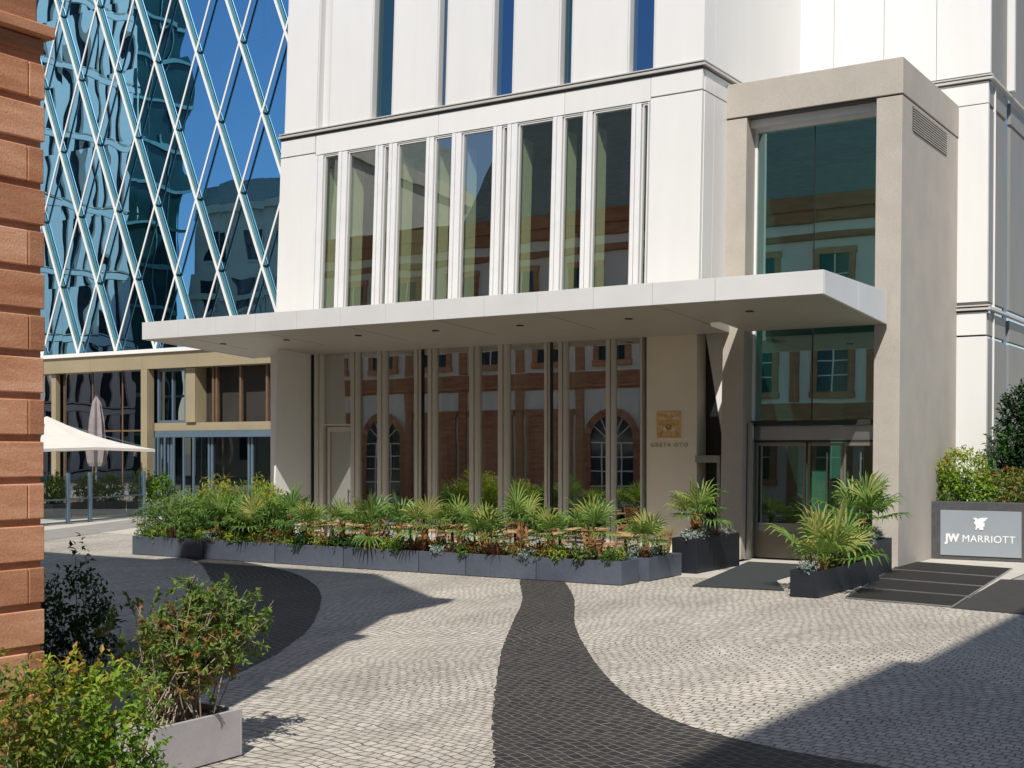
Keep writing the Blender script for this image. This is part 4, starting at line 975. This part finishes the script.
MB().box(-104,-88.4,-6.2,-.25,0,64).build('wall', surf('dark_green_glazing', (.02,.07,.06), .2, var=.4, scale=.3), gb)
m_ = MB()
for fl in range(18): m_.box(-88.6,-88.2,-6.2,-.25,3.7*fl-.15,3.7*fl+.15)
for y in (-4.2,-2.2): m_.box(-88.5,-88.3,y-.05,y+.05,0,64)
m_.build('floor_band', M['finglass'], gb)
cb = thing('limestone_block', 'grey classical block with rows of windows, seen mirrored in the glass tower', 'building', (-68, -12, 0))
MB().box(-87,-50,-20,-6.3,0,24).build('wall', M['stone'], cb)
MB().box(-87.2,-49.8,-20.2,-5.7,23.0,23.9).box(-87.1,-49.9,-20.2,-5.9,15.4,15.9).build('cornice', M['stone'], cb)
MB().prism([(-20,24),(-6,24),(-7.2,26.4),(-18,26.4)],'x',-86.9,-50.1).build('roof', M['slate'], cb)
for f_ in range(5):
    for k in range(9):
        wn = MB().box(-85.6+4*k,-83.4+4*k,-6.32,-6.18,1.3+4.4*f_,4.3+4.4*f_).build('window', M['stone'], cb)
        MB().box(-85.4+4*k,-83.6+4*k,-6.179,-6.16,1.5+4.4*f_,4.1+4.4*f_).build('pane', M['winglass_dark'], wn)

# ------------------------------------------------------------------ glass tower with diagonal lattice
gt = thing('glass_tower', 'blue glass tower wrapped in a white diamond lattice above bronze shopfronts', 'building', (-45, 38, 0))
X0, X1, YT = -66.0, -27.5, 38.0
gs = MB(); cw = 2.475; ZB = 6.67; chh = 6.1
xx = X0
while xx < X1:      # panes between floors, each set at a very slightly different angle
    for fl in range(9):
        t1, t2 = rr.uniform(-.005,.005), rr.uniform(-.006,.006)
        za, zb = ZB+3.05*fl, ZB+3.05*(fl+1)
        gs.face([(xx,YT+t1,za),(xx+cw,YT-t1,za),(xx+cw,YT-t1+t2,zb),(xx,YT+t1+t2,zb)])
    xx += cw
gso = gs.build('glass_skin', M['tower_glass'], gt, recalc=False)
if gso.data.polygons[0].normal.y > 0: gso.data.flip_normals()
fb = MB()
for fl in range(1, 9): fb.box(X0,X1,YT+.03,YT+.1,ZB+3.05*fl-.03,ZB+3.05*fl+.03)
fb.build('floor_line', M['dark'], gt)
MB().box(X0,X1,YT+.4,YT+.5,0,34).build('tower_core', M['interior_dark'], gt)
lat, fing = MB(), MB()
zt = ZB+chh*4
for i in range(-8, 17):
    xb = -44.91-cw*8+cw*i; dx = cw*4
    if xb+dx > X0 and xb < X1: lat.bar((xb,YT-.17,ZB),(xb+dx,YT-.17,zt),.085,.04)
for i in range(0, 26):
    xb = -44.91-cw*8+cw*i; dx = cw*4
    lat.bar((xb,YT-.175,ZB),(xb-dx,YT-.175,zt),.095,.04); fing.bar((xb,YT-.08,ZB),(xb-dx,YT-.08,zt),.04,.14)
lat.v = [(min(x, -26), y, z) for x, y, z in lat.v]; fing.v = [(min(x, -26), y, z) for x, y, z in fing.v]
lat.build('diagonal_lattice', M['lattice'], gt); fing.build('glass_fin', M['finglass'], gt)
MB().box(X0,X1,YT-.55,YT+.2,6.50,6.66).build('ledge', M['lattice'], gt)
fx = -66.0
while fx < X1:
    MB().box(fx+.006,fx+3.294,YT-.45,YT+.2,5.83,6.49).build('fascia', M['tan'], gt); fx += 3.3
# shopfront
MB().box(-42.93,-42.55,YT-.5,YT-.1,0,5.82).build('pillar', M['tan'], gt, bevel=.01)
MB().box(-49.05,-48.75,YT-.3,YT-.05,0,5.82).build('pillar', M['tan'], gt, bevel=.01)
MB().box(-56.2,-55.6,YT-.6,YT-.05,0,5.82).build('pillar', M['tan'], gt, bevel=.01)
for a, b in ((-66,-56.2),(-55.6,-49.15),(-48.55,-46.68),(-46.62,-44.72),(-44.66,-42.98)):
    wn = MB().box(a,b,YT-.04,YT+.08,3.2,3.27).box(a,a+.06,YT-.03,YT+.07,.25,3.198).box(a,a+.06,YT-.03,YT+.07,3.272,5.82).box(a,b,YT-.05,YT+.09,.0,.25).build('shop_window', M['brown_frame'], gt)
    MB().box(a+.062,b,YT-.006,YT+.006,.252,3.198).box(a+.062,b,YT-.006,YT+.006,3.272,5.82).build('pane', M['store_glass'], wn)
wn = MB().box(-42.35,-42.25,YT-.1,YT+.1,3.55,5.82).box(-40.72,-40.62,YT-.1,YT+.1,3.55,5.82).box(-42.25,-40.72,YT-.1,YT+.1,3.55,3.65).box(-42.25,-40.72,YT-.1,YT+.1,5.72,5.82).box(-41.5,-41.42,YT-.08,YT+.08,3.652,5.718).build('shop_window', M['blue_frame'], gt)
MB().box(-42.248,-40.722,YT-.006,YT+.006,3.652,5.718).build('pane', M['store_glass'], wn)
MB().box(-40.5,-39.95,YT-.25,YT+.5,3.55,5.82).build('pillar', M['tan'], gt, bevel=.01)
MB().box(-42.49,-28,YT-.15,YT+.3,3.20,3.54).build('sill_band', M['tan'], gt, bevel=.01)
for x in (-39.1,-38.9,-37.55,-36.1,-34.7,-33.3,-31.9): MB().box(x-.05,x+.05,YT-.06,YT+.06,3.542,5.82).build('mullion', M['brown_frame'], gt)
MB().box(-39.7,-28,YT+1.0,YT+9,5.3,5.5).box(-39.7,-28,YT+8.8,YT+9,4.6,5.3).build('gallery_ceiling', M['ceiling'], gt)
# revolving door drum and glazed entrance
MB().box(-42.3,-28,YT-.3,YT+.2,2.93,3.19).build('door_header', M['blue_frame'], gt, bevel=.008)
for x0, x1 in ((-42.2,-41.7),(-41.6,-39.3),(-39.2,-37.05),(-36.95,-34.8)):
    d = MB().box(x0,x0+.09,YT-.06,YT+.06,0,2.92).box(x1-.09,x1,YT-.06,YT+.06,0,2.92).box(x0+.09,x1-.09,YT-.05,YT+.05,.0,.35).build('glass_door', M['blue_frame'], gt)
    MB().box(x0+.092,x1-.092,YT-.006,YT+.006,.352,2.92).build('pane', M['door_glass'], d)
rd = MB(); 
for a in range(7):
    t = math.pi*(.15+.7*a/6)+math.pi; rd.box(-40.9+1.3*math.cos(t)-.035,-40.9+1.3*math.cos(t)+.035,YT-.1+.9*math.sin(t)-.035,YT-.1+.9*math.sin(t)+.035,0,2.92)
rd.build('revolving_door', M['blue_frame'], gt)
MB().tube([(-42.72,YT-1.0,2.15),(-42.72,YT-.95,2.35)],.10,10).build('wall_lamp', M['dark'], gt)

# ------------------------------------------------------------------ terrace of the tower: glass screen, parasols, shrubs
gsn = thing('glass_screen', 'glass terrace screen with blue grey posts and rail in front of the shopfronts', 'glass screen', (-35.3,29,0))
SP = [(-34.2,25.2),(-34.75,27.35),(-35.15,28.55),(-36.25,31.8)]
for (x, y) in SP[:]:
    MB().box(x-.06,x+.06,y-.05,y+.05,0,1.65).build('post', M['blue_frame'], gsn, bevel=.006)
for p, q in zip(SP, SP[1:]):
    MB().bar((*p,.80),(*q,.80),.05,.05,up=(0,0,1)).build('rail', M['blue_frame'], gsn)
    MB().bar((*p,.06),(*q,.06),.05,.06,up=(0,0,1)).build('bottom_rail', M['blue_frame'], gsn)
    MB().bar((*p,.45),(*q,.45),.012,.66,up=(0,0,1)).build('pane', M['barrier_glass'], gsn)
    MB().bar((*p,1.2),(*q,1.2),.012,.74,up=(0,0,1)).build('pane', M['barrier_glass'], gsn)
pr_ = thing('open_parasol', 'large open ivory parasol shading the terrace at the left', 'parasol', (-38.75,29.6,0))
cnp = MB(); hw = 2.75; C0 = Vector((-38.75,29.6,3.6)); n = 8; ring = []
for i in range(4):
    a = math.pi/4+i*math.pi/2; ring.append(Vector((C0.x+hw*1.35*math.cos(a), C0.y+hw*1.35*math.sin(a), 2.43)))
for i in range(4):
    p, q = ring[i], ring[(i+1) % 4]; mid = (p+q)/2; mid.z += .07; c2 = C0.copy()
    for u, v in ((p, mid), (mid, q)):
        for s in range(6):
            f0, f1 = s/6, (s+1)/6
            sag = lambda f: -.18*math.sin(math.pi*f)
            A = [c2.lerp(u,f0), c2.lerp(u,f1), c2.lerp(v,f1), c2.lerp(v,f0)]
            A = [a+Vector((0,0,sag(f))) for a, f in zip(A, (f0,f1,f1,f0))]
            if s == 0: A = [A[0], A[1], A[2]]
            cnp.face(A)
        cnp.face([u, v, v-Vector((0,0,.10)), u-Vector((0,0,.10))])
cnp.build('canopy', M['parasol'], pr_)
MB().tube([(C0.x,C0.y,.1),(C0.x,C0.y,3.5)],.035,10).build('pole', M['blue_frame'], pr_)
MB().box(C0.x-.45,C0.x+.45,C0.y-.45,C0.y+.45,0,.1).build('base', M['dark'], pr_)
rbm = MB()
for i in range(4): rbm.bar(C0-Vector((0,0,.12)), ring[i]-Vector((0,0,.03)), .03, .02, up=(0,0,1))
rbm.build('rib', M['blue_frame'], pr_)
cp = thing('closed_parasol', 'furled mauve parasol standing before the shop windows', 'parasol', (-42.1,34.5,0))
cf = MB(); n = 14; lev = [(4.55,.03),(4.3,.14),(3.6,.24),(3.0,.27),(2.4,.36),(1.9,.30),(1.75,.22)]
for (z0,r0),(z1,r1) in zip(lev, lev[1:]):
    for k in range(n):
        a0, a1 = 2*math.pi*k/n, 2*math.pi*(k+1)/n; w0 = 1+.28*(-1)**k; w1 = 1-.28*(-1)**k
        cf.face([(-42.1+r0*w0*math.cos(a0),34.5+r0*w0*math.sin(a0),z0),(-42.1+r0*w1*math.cos(a1),34.5+r0*w1*math.sin(a1),z0),(-42.1+r1*w1*math.cos(a1),34.5+r1*w1*math.sin(a1),z1),(-42.1+r1*w0*math.cos(a0),34.5+r1*w0*math.sin(a0),z1)])
cf.build('canopy', M['parasol_grey'], cp)
MB().tube([(-42.1,34.5,.1),(-42.1,34.5,4.6)],.04,8).build('pole', M['steel'], cp); MB().box(-42.5,-41.7,34.1,34.9,0,.1).build('base', M['dark'], cp)
for i, (x, y, l) in enumerate(((-38.7,29.9,'leftmost, beside the sandstone corner'),(-38.6,31.3,'between the two nearest screen posts'),(-38.9,32.5,'under the furled parasol'),(-37.3,32.7,'pointed, left of the bronze pillar'),(-36.4,32.8,'nearest to the bronze pillar'))):
    h = 1.35 if i != 3 else 1.6
    trough('grey planter box behind the glass screen, '+l, x-.42, x+.42, y-.42, y+.42, .5, 'planter', 'planter boxes behind the glass screen')
    shrub('terrace_bush', 'small green bush behind the glass screen, '+l, 'shrub', (x,y,0), [(0,0,.55+h*.25,.42,.42,h*.32),(.0,0,.55+h*.45,.22,.22,h*.25)], 900, .14, 'leaf_bright', stems=6, seed=120+i, base=(0,0,.4), wd=.5, srad=.012, group='small bushes behind the glass screen')
